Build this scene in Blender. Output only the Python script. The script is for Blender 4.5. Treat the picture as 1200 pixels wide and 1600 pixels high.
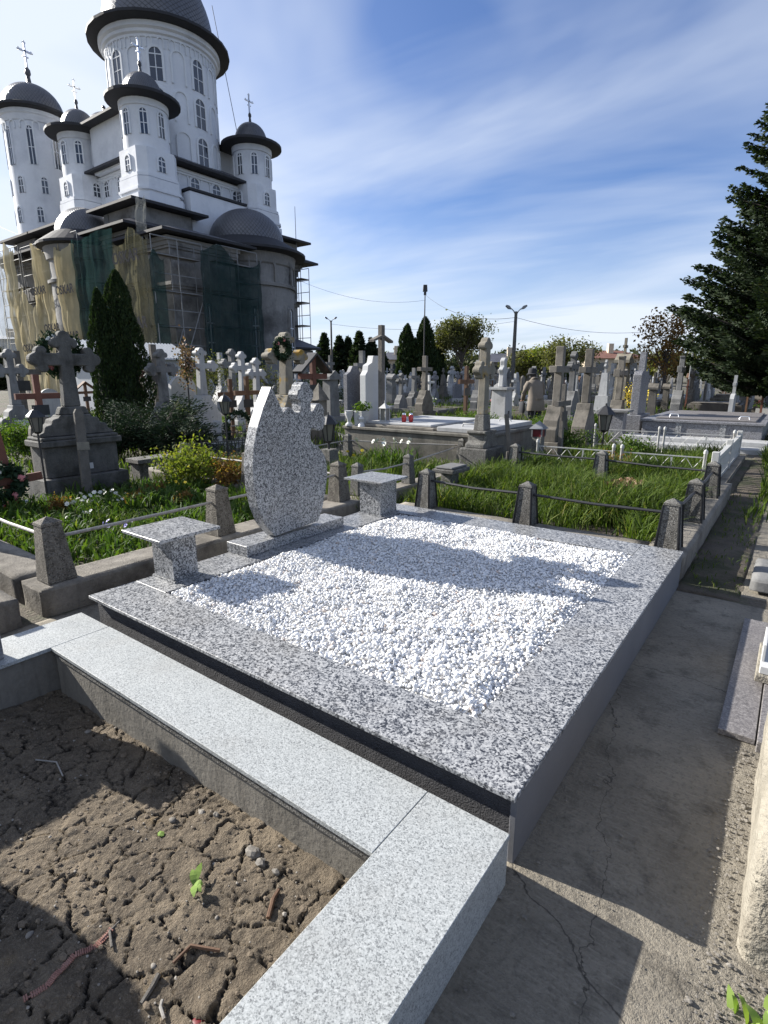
import bpy, math, random
import numpy as np
from mathutils import Vector, Matrix, Euler
random.seed(7); RS = np.random.RandomState(11)
for o in list(bpy.data.objects): bpy.data.objects.remove(o)
SC = bpy.context.scene; COL = SC.collection
R_ = math.radians
# ---------------------------------------------------------------- camera
PITCH = math.atan(215/857.); PSI = R_(36.63); H = 1.6
cam = bpy.data.cameras.new('camera'); camo = bpy.data.objects.new('camera', cam); COL.objects.link(camo)
camo.location = (0, 0, H); camo.rotation_euler = (math.pi/2-PITCH, 0, PSI)
cam.sensor_fit = 'HORIZONTAL'; cam.sensor_width = 36; cam.lens = 36*857/1200.; cam.clip_start = .05; cam.clip_end = 3000
SC.camera = camo
SC.render.resolution_x = 768; SC.render.resolution_y = 1024
# ---------------------------------------------------------------- light
SUNV = Vector((-1.98, -.345, 1.0)).normalized()
sl = bpy.data.lights.new('sun', 'SUN'); sl.energy = 5.0; sl.angle = R_(.5); sl.color = (1, .955, .88)
so = bpy.data.objects.new('sun', sl); COL.objects.link(so); so.rotation_euler = SUNV.to_track_quat('Z', 'Y').to_euler(); so.location = (-20, -5, 30)
W = bpy.data.worlds.new('World'); SC.world = W; W.use_nodes = True
SC.view_settings.view_transform = 'Standard'; SC.view_settings.look = 'None'; SC.view_settings.exposure = 1.22; SC.view_settings.gamma = 1
try: SC.view_settings.use_curve_mapping = False
except Exception: pass

class NT:
    """tiny node helper"""
    def __init__(s, tree): s.t = tree; s.n = tree.nodes; s.l = tree.links; s.n.clear()
    def add(s, typ, **kw):
        ins = kw.pop('ins', {}); nd = s.n.new(typ)
        for k, v in kw.items(): setattr(nd, k, v)
        for k, v in ins.items(): s.set(nd, k, v)
        return nd
    def set(s, nd, k, v):
        sock = nd.inputs[k]
        if isinstance(v, bpy.types.NodeSocket): s.l.new(v, sock)
        elif isinstance(v, bpy.types.Node): s.l.new(v.outputs[0], sock)
        elif isinstance(v, tuple) and len(v) == 3 and sock.type == 'RGBA': sock.default_value = (*v, 1)
        else: sock.default_value = v
    def math(s, op, a, b=None, c=None, clamp=False):
        nd = s.add('ShaderNodeMath', operation=op, use_clamp=clamp); s.set(nd, 0, a)
        if b is not None: s.set(nd, 1, b)
        if c is not None: s.set(nd, 2, c)
        return nd.outputs[0]
    def mix(s, f, a, b, mode='MIX'):
        nd = s.add('ShaderNodeMix', data_type='RGBA', blend_type=mode); s.set(nd, 0, f); s.set(nd, 6, a); s.set(nd, 7, b); return nd.outputs[2]
    def noise(s, vec, scale, detail=4, rough=.55, dist=0):
        nd = s.add('ShaderNodeTexNoise', ins={'Vector': vec, 'Scale': scale, 'Detail': detail, 'Roughness': rough, 'Distortion': dist}); return nd.outputs[0]
    def ramp(s, f, stops, interp='LINEAR'):
        nd = s.add('ShaderNodeValToRGB'); s.set(nd, 0, f); cr = nd.color_ramp; cr.interpolation = interp
        while len(cr.elements) < len(stops): cr.elements.new(.5)
        for e, (p, c) in zip(cr.elements, stops):
            e.position = p; e.color = (c, c, c, 1) if not isinstance(c, tuple) else (*c, 1)
        return nd.outputs[0]
    def rng(s, f, a, b, c=0., d=1.):
        nd = s.add('ShaderNodeMapRange', clamp=True, ins={0: f, 1: a, 2: b, 3: c, 4: d}); return nd.outputs[0]
    def map(s, vec, scale=(1, 1, 1), rot=(0, 0, 0), loc=(0, 0, 0)):
        nd = s.add('ShaderNodeMapping', ins={0: vec}); nd.inputs['Scale'].default_value = scale; nd.inputs['Rotation'].default_value = rot; nd.inputs['Location'].default_value = loc; return nd.outputs[0]

# sky: Nishita with thin cirrus mixed in by direction
t = NT(W.node_tree)
sky = t.add('ShaderNodeTexSky', sky_type='NISHITA', sun_disc=False, sun_elevation=math.asin(SUNV.z), sun_rotation=math.atan2(SUNV.x, SUNV.y), air_density=1.0, dust_density=.6, ozone_density=2.5)
tc = t.add('ShaderNodeTexCoord')
sep = t.add('ShaderNodeSeparateXYZ', ins={0: tc.outputs['Generated']})
zz = t.math('ADD', t.math('MAXIMUM', sep.outputs[2], 0.0), .10)
pl = t.add('ShaderNodeCombineXYZ', ins={0: t.math('DIVIDE', sep.outputs[0], zz), 1: t.math('DIVIDE', sep.outputs[1], zz), 2: 0.0})
v1 = t.map(pl.outputs[0], scale=(.6, 1.2, 1), rot=(0, 0, R_(20)))
v2 = t.map(pl.outputs[0], scale=(.5, 1.7, 1), rot=(0, 0, R_(-60)), loc=(3, 1, 0))
n1 = t.noise(v1, .6, 5, .52, .9); n2 = t.noise(v2, .7, 5, .5, .8); n3 = t.noise(t.map(pl.outputs[0], loc=(5, 2, 0)), .28, 3, .5)
c = t.math('ADD', t.math('MULTIPLY', t.rng(n1, .38, .70), .88), t.math('MULTIPLY', t.rng(n2, .46, .8), .35))
c = t.math('MULTIPLY', c, t.rng(n3, .32, .58, .36, 1.25)); east = t.rng(t.math('ADD', t.math('MULTIPLY', sep.outputs[0], -.989), t.math('MULTIPLY', sep.outputs[1], -.148)), .35, .98, 0., .16); c = t.math('ADD', c, east)
hor = t.rng(sep.outputs[2], 0.0, .27, .50, 0.0)      # paler air low down
c = t.math('MINIMUM', t.math('ADD', c, hor), .92)
fade = t.rng(sep.outputs[2], -.02, .05)
tint = t.mix(1.0, sky.outputs[0], (1.0, 1.10, 1.42), 'MULTIPLY')
col = t.mix(t.math('MULTIPLY', c, fade), tint, (7.6, 8.3, 9.4))
bg = t.add('ShaderNodeBackground', ins={'Color': col, 'Strength': .05})
t.add('ShaderNodeOutputWorld', ins={0: bg})

# ---------------------------------------------------------------- places: from a sight line to a point of the ground or a wall
_F = np.array([-math.sin(PSI)*math.cos(PITCH), math.cos(PSI)*math.cos(PITCH), -math.sin(PITCH)])
_U = np.array([-math.sin(PSI)*math.sin(PITCH), math.cos(PSI)*math.sin(PITCH), math.cos(PITCH)])
_R = np.array([math.cos(PSI), math.sin(PSI), 0])
def ray(x, y): return _F+(x-600)/857.*_R-(y-800)/857.*_U
def gp(x, y, z=0.):
    d = ray(x, y); q = (z-H)/d[2]*d; return (float(q[0]), float(q[1]))
def gd(x, fw):                       # ground point at a forward distance, seen under column x (read at the horizon row)
    k = (x-600)/883.6*fw; return (-math.sin(PSI)*fw+math.cos(PSI)*k, math.cos(PSI)*fw+math.sin(PSI)*k)
def hz(y, q):
    fw = -math.sin(PSI)*q[0]+math.cos(PSI)*q[1]; tt = (800-y)/857.
    return H+fw*(tt*math.cos(PITCH)-math.sin(PITCH))/(math.cos(PITCH)+tt*math.sin(PITCH))
def xp(x, y, X0):
    d = ray(x, y); q = X0/d[0]*d; return (float(q[1]), float(q[2]+H))
def px(q):
    q = np.array(q, float)-[0, 0, H]; z = q@_F
    return 600+857*(q@_R)/z, 800-857*(q@_U)/z, z

# ---------------------------------------------------------------- mesh helpers
class MB:
    def __init__(s): s.v = []; s.f = []
    def add(s, vs, fs):
        b = len(s.v); s.v += [tuple(map(float, v)) for v in vs]; s.f += [tuple(b+i for i in f) for f in fs]; return s
    def box(s, x0, x1, y0, y1, z0, z1, tx=0, ty=0):      # tx, ty: taper of the top
        vs = [(x0, y0, z0), (x1, y0, z0), (x1, y1, z0), (x0, y1, z0), (x0+tx, y0+ty, z1), (x1-tx, y0+ty, z1), (x1-tx, y1-ty, z1), (x0+tx, y1-ty, z1)]
        return s.add(vs, [(3, 2, 1, 0), (4, 5, 6, 7), (0, 1, 5, 4), (1, 2, 6, 5), (2, 3, 7, 6), (3, 0, 4, 7)])
    def prism(s, pts, a0, a1, axis='X'):                 # outline extruded along an axis
        n = len(pts)
        def P(p, a): return (a, p[0], p[1]) if axis == 'X' else (p[0], a, p[1]) if axis == 'Y' else (p[0], p[1], a)
        vs = [P(p, a0) for p in pts]+[P(p, a1) for p in pts]
        fs = [tuple(range(n))[::-1], tuple(range(n, 2*n))]+[(i, (i+1) % n, n+(i+1) % n, n+i) for i in range(n)]
        return s.add(vs, fs)
    def tube(s, a, b, r, r2=None, n=8, caps=True):
        a = Vector(a); b = Vector(b); r2 = r if r2 is None else r2; d = (b-a)
        if d.length < 1e-6: return s
        q = d.to_track_quat('Z', 'Y'); vs = []
        for c0, rr in ((a, r), (b, r2)):
            for i in range(n): an = 2*math.pi*i/n; vs.append(c0+q @ Vector((rr*math.cos(an), rr*math.sin(an), 0)))
        fs = [(i, (i+1) % n, n+(i+1) % n, n+i) for i in range(n)]
        if caps: fs += [tuple(range(n))[::-1], tuple(range(n, 2*n))]
        return s.add(vs, fs)
    def path(s, pts, rs, n=7):
        pts = [Vector(p) for p in pts]; rs = rs if isinstance(rs, (list, tuple)) else [rs]*len(pts); vs = []; fs = []
        for k, p in enumerate(pts):
            d = (pts[min(k+1, len(pts)-1)]-pts[max(k-1, 0)]); q = d.to_track_quat('Z', 'Y')
            for i in range(n): an = 2*math.pi*i/n; vs.append(p+q @ Vector((rs[k]*math.cos(an), rs[k]*math.sin(an), 0)))
        for k in range(len(pts)-1):
            for i in range(n): fs.append((k*n+i, k*n+(i+1) % n, (k+1)*n+(i+1) % n, (k+1)*n+i))
        fs += [tuple(range(n))[::-1], tuple(range((len(pts)-1)*n, len(pts)*n))]
        return s.add(vs, fs)
    def lathe(s, prof, c=(0, 0, 0), n=24, a0=0, a1=2*math.pi):   # prof: (r, z)
        full = abs(a1-a0-2*math.pi) < 1e-6; m = n if full else n+1; vs = []; fs = []
        for r, z in prof:
            for i in range(m): an = a0+(a1-a0)*i/n; vs.append((c[0]+r*math.cos(an), c[1]+r*math.sin(an), c[2]+z))
        for k in range(len(prof)-1):
            for i in range(n): j = (i+1) % m if full else i+1; fs.append((k*m+i, k*m+j, (k+1)*m+j, (k+1)*m+i))
        if full: fs += [tuple(range(m))[::-1], tuple(range((len(prof)-1)*m, len(prof)*m))]
        return s.add(vs, fs)
    def ico(s, c, r, seed=0, sq=(1, 1, 1), jit=.15, sub=1):
        rd = random.Random(seed); vs0, fs0 = ICO[sub]
        return s.add([(c[0]+v[0]*r*sq[0]*(1+rd.uniform(-jit, jit)), c[1]+v[1]*r*sq[1]*(1+rd.uniform(-jit, jit)), c[2]+v[2]*r*sq[2]*(1+rd.uniform(-jit, jit))) for v in vs0], fs0)
    def mesh(s, name, mat=None, smooth=False, bevel=0):
        me = bpy.data.meshes.new(name); me.from_pydata(s.v, [], s.f)
        if bevel or True:
            import bmesh
            bm = bmesh.new(); bm.from_mesh(me)
            bmesh.ops.remove_doubles(bm, verts=bm.verts, dist=1e-6) if bevel else None
            if bevel:
                ed = [e for e in bm.edges if len(e.link_faces) == 2 and e.calc_face_angle(0) > .5]
                bmesh.ops.bevel(bm, geom=ed, offset=bevel, segments=1, affect='EDGES', profile=.5, clamp_overlap=True)
            bmesh.ops.recalc_face_normals(bm, faces=bm.faces)
            bm.to_mesh(me); bm.free()
        if mat: me.materials.append(mat)
        if smooth:
            me.polygons.foreach_set('use_smooth', [True]*len(me.polygons))
            try: me.set_sharp_from_angle(angle=R_(38))
            except Exception: pass
        return me
    def build(s, name, mat, parent=None, smooth=False, bevel=0, loc=None, rot=None):
        return link(name, s.mesh(name, mat, smooth, bevel), parent, loc, rot)
def link(name, me, parent=None, loc=None, rot=None):
    o = bpy.data.objects.new(name, me); COL.objects.link(o)
    if parent: o.parent = parent
    if loc: o.location = loc
    if rot: o.rotation_euler = rot
    return o
def _ico(sub):
    import bmesh
    bm = bmesh.new(); bmesh.ops.create_icosphere(bm, subdivisions=sub, radius=1)
    vs = [tuple(v.co) for v in bm.verts]; fs = [tuple(v.index for v in f.verts) for f in bm.faces]; bm.free(); return vs, fs
ICO = {1: _ico(1), 2: _ico(2)}
def npmesh(name, V, F, mat, smooth=False, rnd=None):
    """V (n,3), F (m,k) with k 3 or 4; rnd: one random number per face for colour variation"""
    V = np.asarray(V, np.float32); F = np.asarray(F, np.int32); me = bpy.data.meshes.new(name); k = F.shape[1]
    me.vertices.add(len(V)); me.vertices.foreach_set('co', V.ravel()); me.loops.add(F.size); me.loops.foreach_set('vertex_index', F.ravel())
    me.polygons.add(len(F)); me.polygons.foreach_set('loop_start', np.arange(0, F.size, k, dtype=np.int32)); me.polygons.foreach_set('loop_total', np.full(len(F), k, np.int32))
    if smooth: me.polygons.foreach_set('use_smooth', np.ones(len(F), bool))
    me.update(calc_edges=True)
    if rnd is not None:
        a = me.attributes.new('rnd', 'FLOAT', 'FACE'); a.data.foreach_set('value', np.asarray(rnd, np.float32))
    if mat: me.materials.append(mat)
    return me
def tag(o, label=None, cat=None, group=None, kind=None):
    if label: o['label'] = label
    if cat: o['category'] = cat
    if group: o['group'] = group
    if kind: o['kind'] = kind
    return o
def thing(name, label, cat, loc=(0, 0, 0), rotz=0, group=None):
    o = bpy.data.objects.new(name, None); COL.objects.link(o); o.location = loc; o.rotation_euler = (0, 0, rotz); o.empty_display_size = .1
    return tag(o, label, cat, group)
def struct(o): o['kind'] = 'structure'; return o
def stuff(o): o['kind'] = 'stuff'; return o
def dup(root, loc, rotz=None, label=None, scale=None):
    kids = {}
    for o in bpy.data.objects:
        if o.parent: kids.setdefault(o.parent.name, []).append(o)
    r = root.copy(); COL.objects.link(r); r.location = loc
    if rotz is not None: r.rotation_euler = (0, 0, rotz)
    if label: r['label'] = label
    if scale: r.scale = (scale,)*3 if not isinstance(scale, tuple) else scale
    for ch in kids.get(root.name, []):
        c = ch.copy(); COL.objects.link(c); c.parent = r
        for g in kids.get(ch.name, []): d = g.copy(); COL.objects.link(d); d.parent = c
    return r

# ---------------------------------------------------------------- materials
def newmat(name):
    m = bpy.data.materials.new(name); m.use_nodes = True; return m, NT(m.node_tree)
def finish(t, color, rough=.8, bump=None, bstr=.3, bdist=.01, metal=0, extra=None, spec=None, normal=None):
    b = t.add('ShaderNodeBsdfPrincipled'); t.set(b, 'Base Color', color); t.set(b, 'Roughness', rough); t.set(b, 'Metallic', metal)
    if spec is not None: t.set(b, 'Specular IOR Level', spec)
    if bump is not None:
        bp = t.add('ShaderNodeBump', ins={'Height': bump, 'Strength': bstr, 'Distance': bdist}); t.set(b, 'Normal', bp.outputs[0])
    o = t.add('ShaderNodeOutputMaterial', ins={0: b}); return b
def pos(t): return t.add('ShaderNodeNewGeometry').outputs['Position']
def objrand(t): return t.add('ShaderNodeObjectInfo').outputs['Random']
def blotch(name, c1, c2, scale=3, fine=60, rough=.85, bstr=.4, bdist=.004, c3=None, c3s=1.5, c3t=(.55, .7), var=0., metal=0, streak=0.):
    m, t = newmat(name); p = pos(t)
    n1 = t.noise(p, scale, 6, .62); n2 = t.noise(p, fine, 4, .6)
    f = t.math('ADD', t.math('MULTIPLY', t.rng(n1, .3, .7), .65), t.math('MULTIPLY', t.rng(n2, .3, .7), .35))
    c = t.mix(f, c1, c2)
    if c3: c = t.mix(t.rng(t.noise(t.map(p, loc=(7, 3, 1)), c3s, 6, .65), *c3t), c, c3)
    if streak:
        sn = t.noise(t.map(p, scale=(7, 7, .7)), 2., 4, .6); c = t.mix(t.math('MULTIPLY', t.rng(sn, .5, .75), streak), c, tuple(x*.35 for x in c1))
    if var:
        k = t.math('ADD', t.math('MULTIPLY', objrand(t), var), 1-var/2); cc = t.add('ShaderNodeCombineXYZ', ins={0: k, 1: k, 2: k}); c = t.mix(1.0, c, cc.outputs[0], 'MULTIPLY')
    finish(t, c, rough, t.math('ADD', n2, t.math('MULTIPLY', n1, 1.5)), bstr, bdist, metal=metal); return m
def granite(name, stops, scale, rough=.35, big=.15, spec=.5, fine=None):
    m, t = newmat(name); p = pos(t)
    w = t.add('ShaderNodeVectorMath', operation='ADD'); t.set(w, 0, p)
    nz = t.add('ShaderNodeTexNoise', ins={'Vector': p, 'Scale': scale*1.3, 'Detail': 2}); ws = t.add('ShaderNodeVectorMath', operation='SCALE', ins={0: nz.outputs[1]}); ws.inputs[3].default_value = .8/scale
    t.set(w, 1, ws.outputs[0])
    vo = t.add('ShaderNodeTexVoronoi', feature='F1', ins={'Vector': w.outputs[0], 'Scale': scale}); rc = t.add('ShaderNodeSeparateColor', ins={0: vo.outputs['Color']})
    vo2 = t.add('ShaderNodeTexVoronoi', feature='F1', ins={'Vector': w.outputs[0], 'Scale': scale*2.1}); rc2 = t.add('ShaderNodeSeparateColor', ins={0: vo2.outputs['Color']})
    cl = t.noise(p, scale*.32, 3, .6)
    v = t.math('ADD', t.math('ADD', t.math('MULTIPLY', rc.outputs[0], .55), t.math('MULTIPLY', rc2.outputs[1], .25)), t.math('MULTIPLY', t.rng(cl, .3, .7), .28))
    v = t.math('ADD', v, t.math('MULTIPLY', t.math('SUBTRACT', t.noise(p, 2.3, 3, .5), .5), big))
    c = t.ramp(v, stops); st = t.rng(t.noise(t.map(p, loc=(9, 2, 5)), 3.1, 6, .65), .50, .74, 0., .28); c = t.mix(st, c, (.20, .185, .16)); ro = t.math('ADD', t.math('MULTIPLY', t.noise(p, 6, 5, .65), .35), rough-.12)
    finish(t, c, ro, rc.outputs[1], .04, .001, spec=spec); return m
M = {}
M['granite'] = granite('speckled_granite', [(.0, (.018, .02, .024)), (.355, (.032, .034, .040)), (.445, (.12, .124, .132)), (.54, (.235, .24, .246)), (.72, (.34, .342, .342)), (1., (.48, .48, .47))], 128, .30)
M['granite_fine'] = granite('pale_fine_granite', [(.0, (.10, .105, .108)), (.24, (.14, .148, .15)), (.38, (.25, .262, .26)), (.56, (.34, .355, .35)), (.85, (.42, .435, .43)), (1., (.50, .51, .50))], 260, .45)
M['granite_grey'] = granite('grey_granite', [(.0, (0.035, 0.035, 0.0385)), (.35, (0.098, 0.098, 0.105)), (.55, (0.168, 0.168, 0.182)), (1., (0.294, 0.294, 0.308))], 90, .4)
M['granite_rose'] = granite('brownish_granite', [(.0, (0.0525, 0.04875, 0.04875)), (.35, (0.1125, 0.105, 0.105)), (.6, (0.165, 0.1537, 0.15)), (1., (0.27, 0.255, 0.2475))], 160, .45)
M['plaster_dark'] = blotch('dark_grey_sponge_plaster', (0.032, 0.032, 0.036), (0.068, 0.068, 0.0736), 9, 130, .9, 1.0, .012)
M['skirt'] = blotch('smooth_grey_render', (.11, .112, .122), (.145, .147, .158), 3, 90, .75, .25, .002)
M['concrete'] = blotch('worn_path_concrete', (0.098, 0.0868, 0.07), (0.189, 0.168, 0.133), 2.2, 85, .92, .9, .007, (0.0525, 0.0462, 0.0364), 2.6, (.53, .70))
M['concrete_wall'] = blotch('raw_curb_concrete', (0.1224, 0.1116, 0.0936), (0.2232, 0.2052, 0.1728), 2.4, 40, .9, .6, .006, (0.072, 0.0648, 0.05184), 1.7, (.55, .75), streak=.5)
M['old_concrete'] = blotch('weathered_post_concrete', (0.0806, 0.0775, 0.0713), (0.186, 0.1767, 0.1581), 7, 120, .92, 1.0, .006, (0.0434, 0.04092, 0.031), 4, (.5, .72), var=.35, streak=.35)
def aggregate(name, c1, c2, dark, light, var=.35, scale=75):
    m, t = newmat(name); p = t.add('ShaderNodeTexCoord').outputs['Object']; a = t.noise(p, 6, 6, .65); v = t.add('ShaderNodeTexVoronoi', feature='F1', ins={'Vector': p, 'Scale': float(scale)}); g = t.add('ShaderNodeSeparateColor', ins={0: v.outputs['Color']}).outputs[0]; f = t.noise(p, 150, 4, .7)
    c = t.mix(t.rng(a, .3, .7), c1, c2); c = t.mix(t.math('MULTIPLY', t.rng(g, .68, .9), .5), c, light); c = t.mix(t.math('MULTIPLY', t.rng(g, .30, .12), .7), c, dark); c = t.mix(t.rng(t.noise(t.map(p, scale=(6, 6, 1.2), loc=(3, 1, 4)), 1.8, 5, .65), .50, .68, 0, .7), c, dark)
    k = t.math('ADD', t.math('MULTIPLY', objrand(t), var), 1-var/2); cc = t.add('ShaderNodeCombineXYZ', ins={0: k, 1: k, 2: k}); c = t.mix(1.0, c, cc.outputs[0], 'MULTIPLY')
    finish(t, c, .93, t.math('ADD', t.math('ADD', t.math('MULTIPLY', v.outputs['Distance'], .8), f), t.math('MULTIPLY', a, 1.2)), 1., .009); return m
M['old_concrete'] = aggregate('weathered_post_concrete', (.10, .096, .088), (.19, .183, .165), (.035, .032, .027), (.30, .29, .27), .35, 120); M['post_brown'] = aggregate('weathered_brown_concrete', (.11, .098, .08), (.20, .18, .15), (.04, .034, .026), (.27, .25, .21), .3, 110)
M['lichen'] = blotch('lichened_concrete', (0.136, 0.124, 0.1), (0.264, 0.24, 0.192), 6, 90, .92, .9, .006, (0.304, 0.192, 0.036), 3.5, (.56, .66))
M['moss_concrete'] = blotch('aged_tomb_concrete', (0.0864, 0.08064, 0.0684), (0.1944, 0.18, 0.1512), 3, 70, .9, .9, .01, (0.0396, 0.03744, 0.03168), 1.6, (.48, .66), streak=.55)
M['stone_grey'] = blotch('grey_cast_stone', (0.1054, 0.1054, 0.1042), (0.2108, 0.2077, 0.2015), 3.5, 60, .85, .5, .004, (0.0558, 0.05456, 0.0496), 2.2, (.52, .74), var=.5, streak=.4)
M['stone_brown'] = blotch('brownish_cast_stone', (0.099, 0.0891, 0.0759), (0.198, 0.1782, 0.1485), 3.5, 60, .88, .6, .005, (0.0495, 0.04488, 0.0363), 2.5, (.5, .7), var=.4, streak=.4)
M['stone_white'] = blotch('whitewashed_stone', (0.2808, 0.2847, 0.2886), (0.4212, 0.4212, 0.4134), 2.5, 50, .7, .25, .003, (0.1872, 0.1872, 0.1794), 1.9, (.56, .8), var=.25, streak=.3)
M['marble'] = blotch('white_marble', (0.4472, 0.4472, 0.4386), (0.5676, 0.5633, 0.5504), 1.6, 30, .38, .08, .002, (0.43, 0.43, 0.43), 2.4, (.58, .8))
M['wood_red'] = blotch('red_brown_painted_wood', (0.104, 0.0384, 0.024), (0.184, 0.068, 0.0416), 5, 60, .7, .5, .003, var=.3)
M['wood_grey'] = blotch('weathered_grey_wood', (.07, .063, .055), (.16, .145, .125), 9, 80, .9, .9, .005)
M['wood_brown'] = blotch('brown_wood', (.085, .045, .025), (.16, .085, .045), 6, 60, .8, .5, .003, var=.3)
M['stone_dark'] = blotch('dark_weathered_monument_stone', (.055, .054, .05), (.145, .14, .13), 4, 60, .9, .8, .008, (.03, .029, .024), 2.6, (.48, .68), streak=.5)
M['rust'] = blotch('old_iron', (.10, .075, .055), (.22, .18, .145), 12, 90, .75, .6, .003, metal=.2)
M['pipe'] = blotch('weathered_silver_pipe', (0.204, 0.1913, 0.17), (0.357, 0.34, 0.3145), 14, 90, .6, .4, .002, (0.1275, 0.0765, 0.0425), 8, (.55, .7), metal=.15)
M['zinc'] = blotch('galvanised_steel', (0.19, 0.195, 0.2), (0.275, 0.28, 0.285), 6, 60, .45, .2, .002, metal=.55)
M['black_metal'] = blotch('black_painted_iron', (.012, .012, .014), (.03, .03, .032), 8, 70, .5, .3, .002)
M['white_paint'] = blotch('chipped_white_paint', (0.341, 0.341, 0.3286), (0.4588, 0.4588, 0.4464), 9, 60, .6, .4, .002, (0.1364, 0.1054, 0.0744), 7, (.62, .74))
M['slate'] = blotch('dark_roof_slate', (0.054, 0.054, 0.0624), (0.102, 0.102, 0.114), 1.1, 9, .55, .5, .03)
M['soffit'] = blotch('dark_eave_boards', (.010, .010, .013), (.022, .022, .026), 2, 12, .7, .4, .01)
M['render_white'] = blotch('white_facade_render', (.60, .62, .66), (.70, .72, .75), .5, 5, .8, .2, .02, (.50, .52, .56), .35, (.5, .68))
M['trim_white'] = blotch('white_moulding', (.62, .64, .67), (.70, .72, .74), 1, 8, .8, .1, .01)
M['render_grey'] = blotch('bare_grey_facade', (.165, .16, .152), (.275, .267, .254), .7, 6, .9, .5, .03, (.08, .078, .074), .4, (.5, .65), streak=.25)
M['gild'] = blotch('bright_steel_cross', (.55, .56, .58), (.75, .76, .78), 3, 20, .25, .1, .002, metal=.85)
def glassmat(name, c, rough=.08):
    m, t = newmat(name); finish(t, c, rough, spec=.8); return m
M['window'] = glassmat('dark_window_glass', (.03, .038, .055))
M['lamp_glass'] = glassmat('dusty_lantern_glass', (.13, .125, .11), .3)
M['red_glass'] = glassmat('red_candle_glass', (.42, .012, .012), .15)
M['petal_white'] = blotch('white_petals', (0.56, 0.56, 0.496), (0.656, 0.656, 0.608), 30, 90, .6, .1, .001)
M['petal_yellow'] = blotch('yellow_petals', (.75, .55, .03), (.85, .68, .06), 30, 90, .6, .1, .001)
M['petal_pink'] = blotch('faded_pink_petals', (.45, .10, .11), (.62, .28, .27), 30, 90, .6, .1, .001, var=.4)
M['cloth_beige'] = blotch('beige_jacket_cloth', (0.1275, 0.1062, 0.085), (0.187, 0.1573, 0.1275), 5, 60, .9, .3, .004)
M['cloth_dark'] = blotch('dark_cloth', (.015, .015, .018), (.03, .03, .034), 5, 60, .9, .3, .004)
M['skin'] = blotch('skin', (.42, .25, .18), (.5, .3, .22), 5, 60, .6, .1, .001)
M['brick_red'] = blotch('red_roof_tiles', (.13, .055, .038), (.19, .085, .058), 2, 9, .8, .5, .02)
M['wall_cream'] = blotch('cream_house_wall', (.45, .38, .28), (.55, .47, .36), 1, 9, .8, .2, .01)
M['sheet_roof'] = blotch('white_sheet_roof', (0.496, 0.512, 0.528), (0.592, 0.608, 0.624), 1, 14, .4, .2, .01, metal=.1)
M['sheet_wall'] = blotch('pale_sheet_wall', (.30, .32, .34), (.40, .42, .44), 1, 14, .5, .2, .01)
M['soil'] = blotch('grave_soil', (0.0525, 0.042, 0.0315), (0.119, 0.098, 0.0735), 3.5, 60, .95, 1., .02, (0.035, 0.0385, 0.0154), 1.6, (.5, .62))
M['bark'] = blotch('tree_bark', (.05, .042, .035), (.12, .10, .085), 6, 50, .95, 1., .02)
def leafmat(name, c1, c2, c3=None, trans=.35, rough=.72):
    m, t = newmat(name); a = t.add('ShaderNodeAttribute', attribute_name='rnd').outputs['Fac']
    stops = [(0., c1), (.75, c2), (1., c3 or c2)]; c = t.ramp(a, stops)
    d = t.add('ShaderNodeBsdfPrincipled', ins={'Base Color': c, 'Roughness': rough, 'Specular IOR Level': .22}); tr = t.add('ShaderNodeBsdfTranslucent', ins={'Color': t.mix(1.0, c, (1.25, 1.35, .55), 'MULTIPLY')})
    mx = t.add('ShaderNodeMixShader', ins={0: trans, 1: d, 2: tr}); t.add('ShaderNodeOutputMaterial', ins={0: mx}); return m
M['grass'] = leafmat('grass_blades', (.030, .058, .010), (.105, .15, .026), (.24, .21, .08))
M['tulip_leaf'] = leafmat('broad_garden_leaves', (.03, .07, .014), (.085, .135, .024), (.17, .19, .04))
M['spruce'] = leafmat('spruce_needles', (.014, .026, .013), (.034, .052, .023), (.066, .070, .034), .2)
M['thuja'] = leafmat('thuja_scales', (.012, .026, .009), (.032, .052, .014), (.06, .065, .02), .18)
M['juniper'] = leafmat('juniper_scales', (.012, .026, .014), (.03, .05, .025), (.055, .07, .036), .08, .9)
M['leaf_fresh'] = leafmat('fresh_spring_leaves', (.075, .11, .02), (.17, .19, .035), (.24, .18, .06), .45)
M['leaf_rust'] = leafmat('reddish_spring_leaves', (.12, .065, .025), (.20, .11, .035), (.20, .17, .05), .4)
M['leaf_hedge'] = leafmat('hedge_leaves', (.03, .07, .012), (.09, .14, .02), (.16, .2, .03), .35)
M['leaf_olive'] = leafmat('olive_spring_leaves', (.055, .06, .022), (.12, .125, .045), (.17, .155, .07), .35)
M['leaf_far'] = leafmat('distant_foliage', (.02, .03, .016), (.05, .06, .03), (.08, .08, .045), .2)
M['dry'] = leafmat('dry_leaves', (.14, .08, .05), (.28, .18, .13), (.36, .25, .2), .2)
M['wreath'] = leafmat('wreath_fir', (.012, .028, .014), (.025, .05, .022), (.05, .075, .03), .1)
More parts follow.
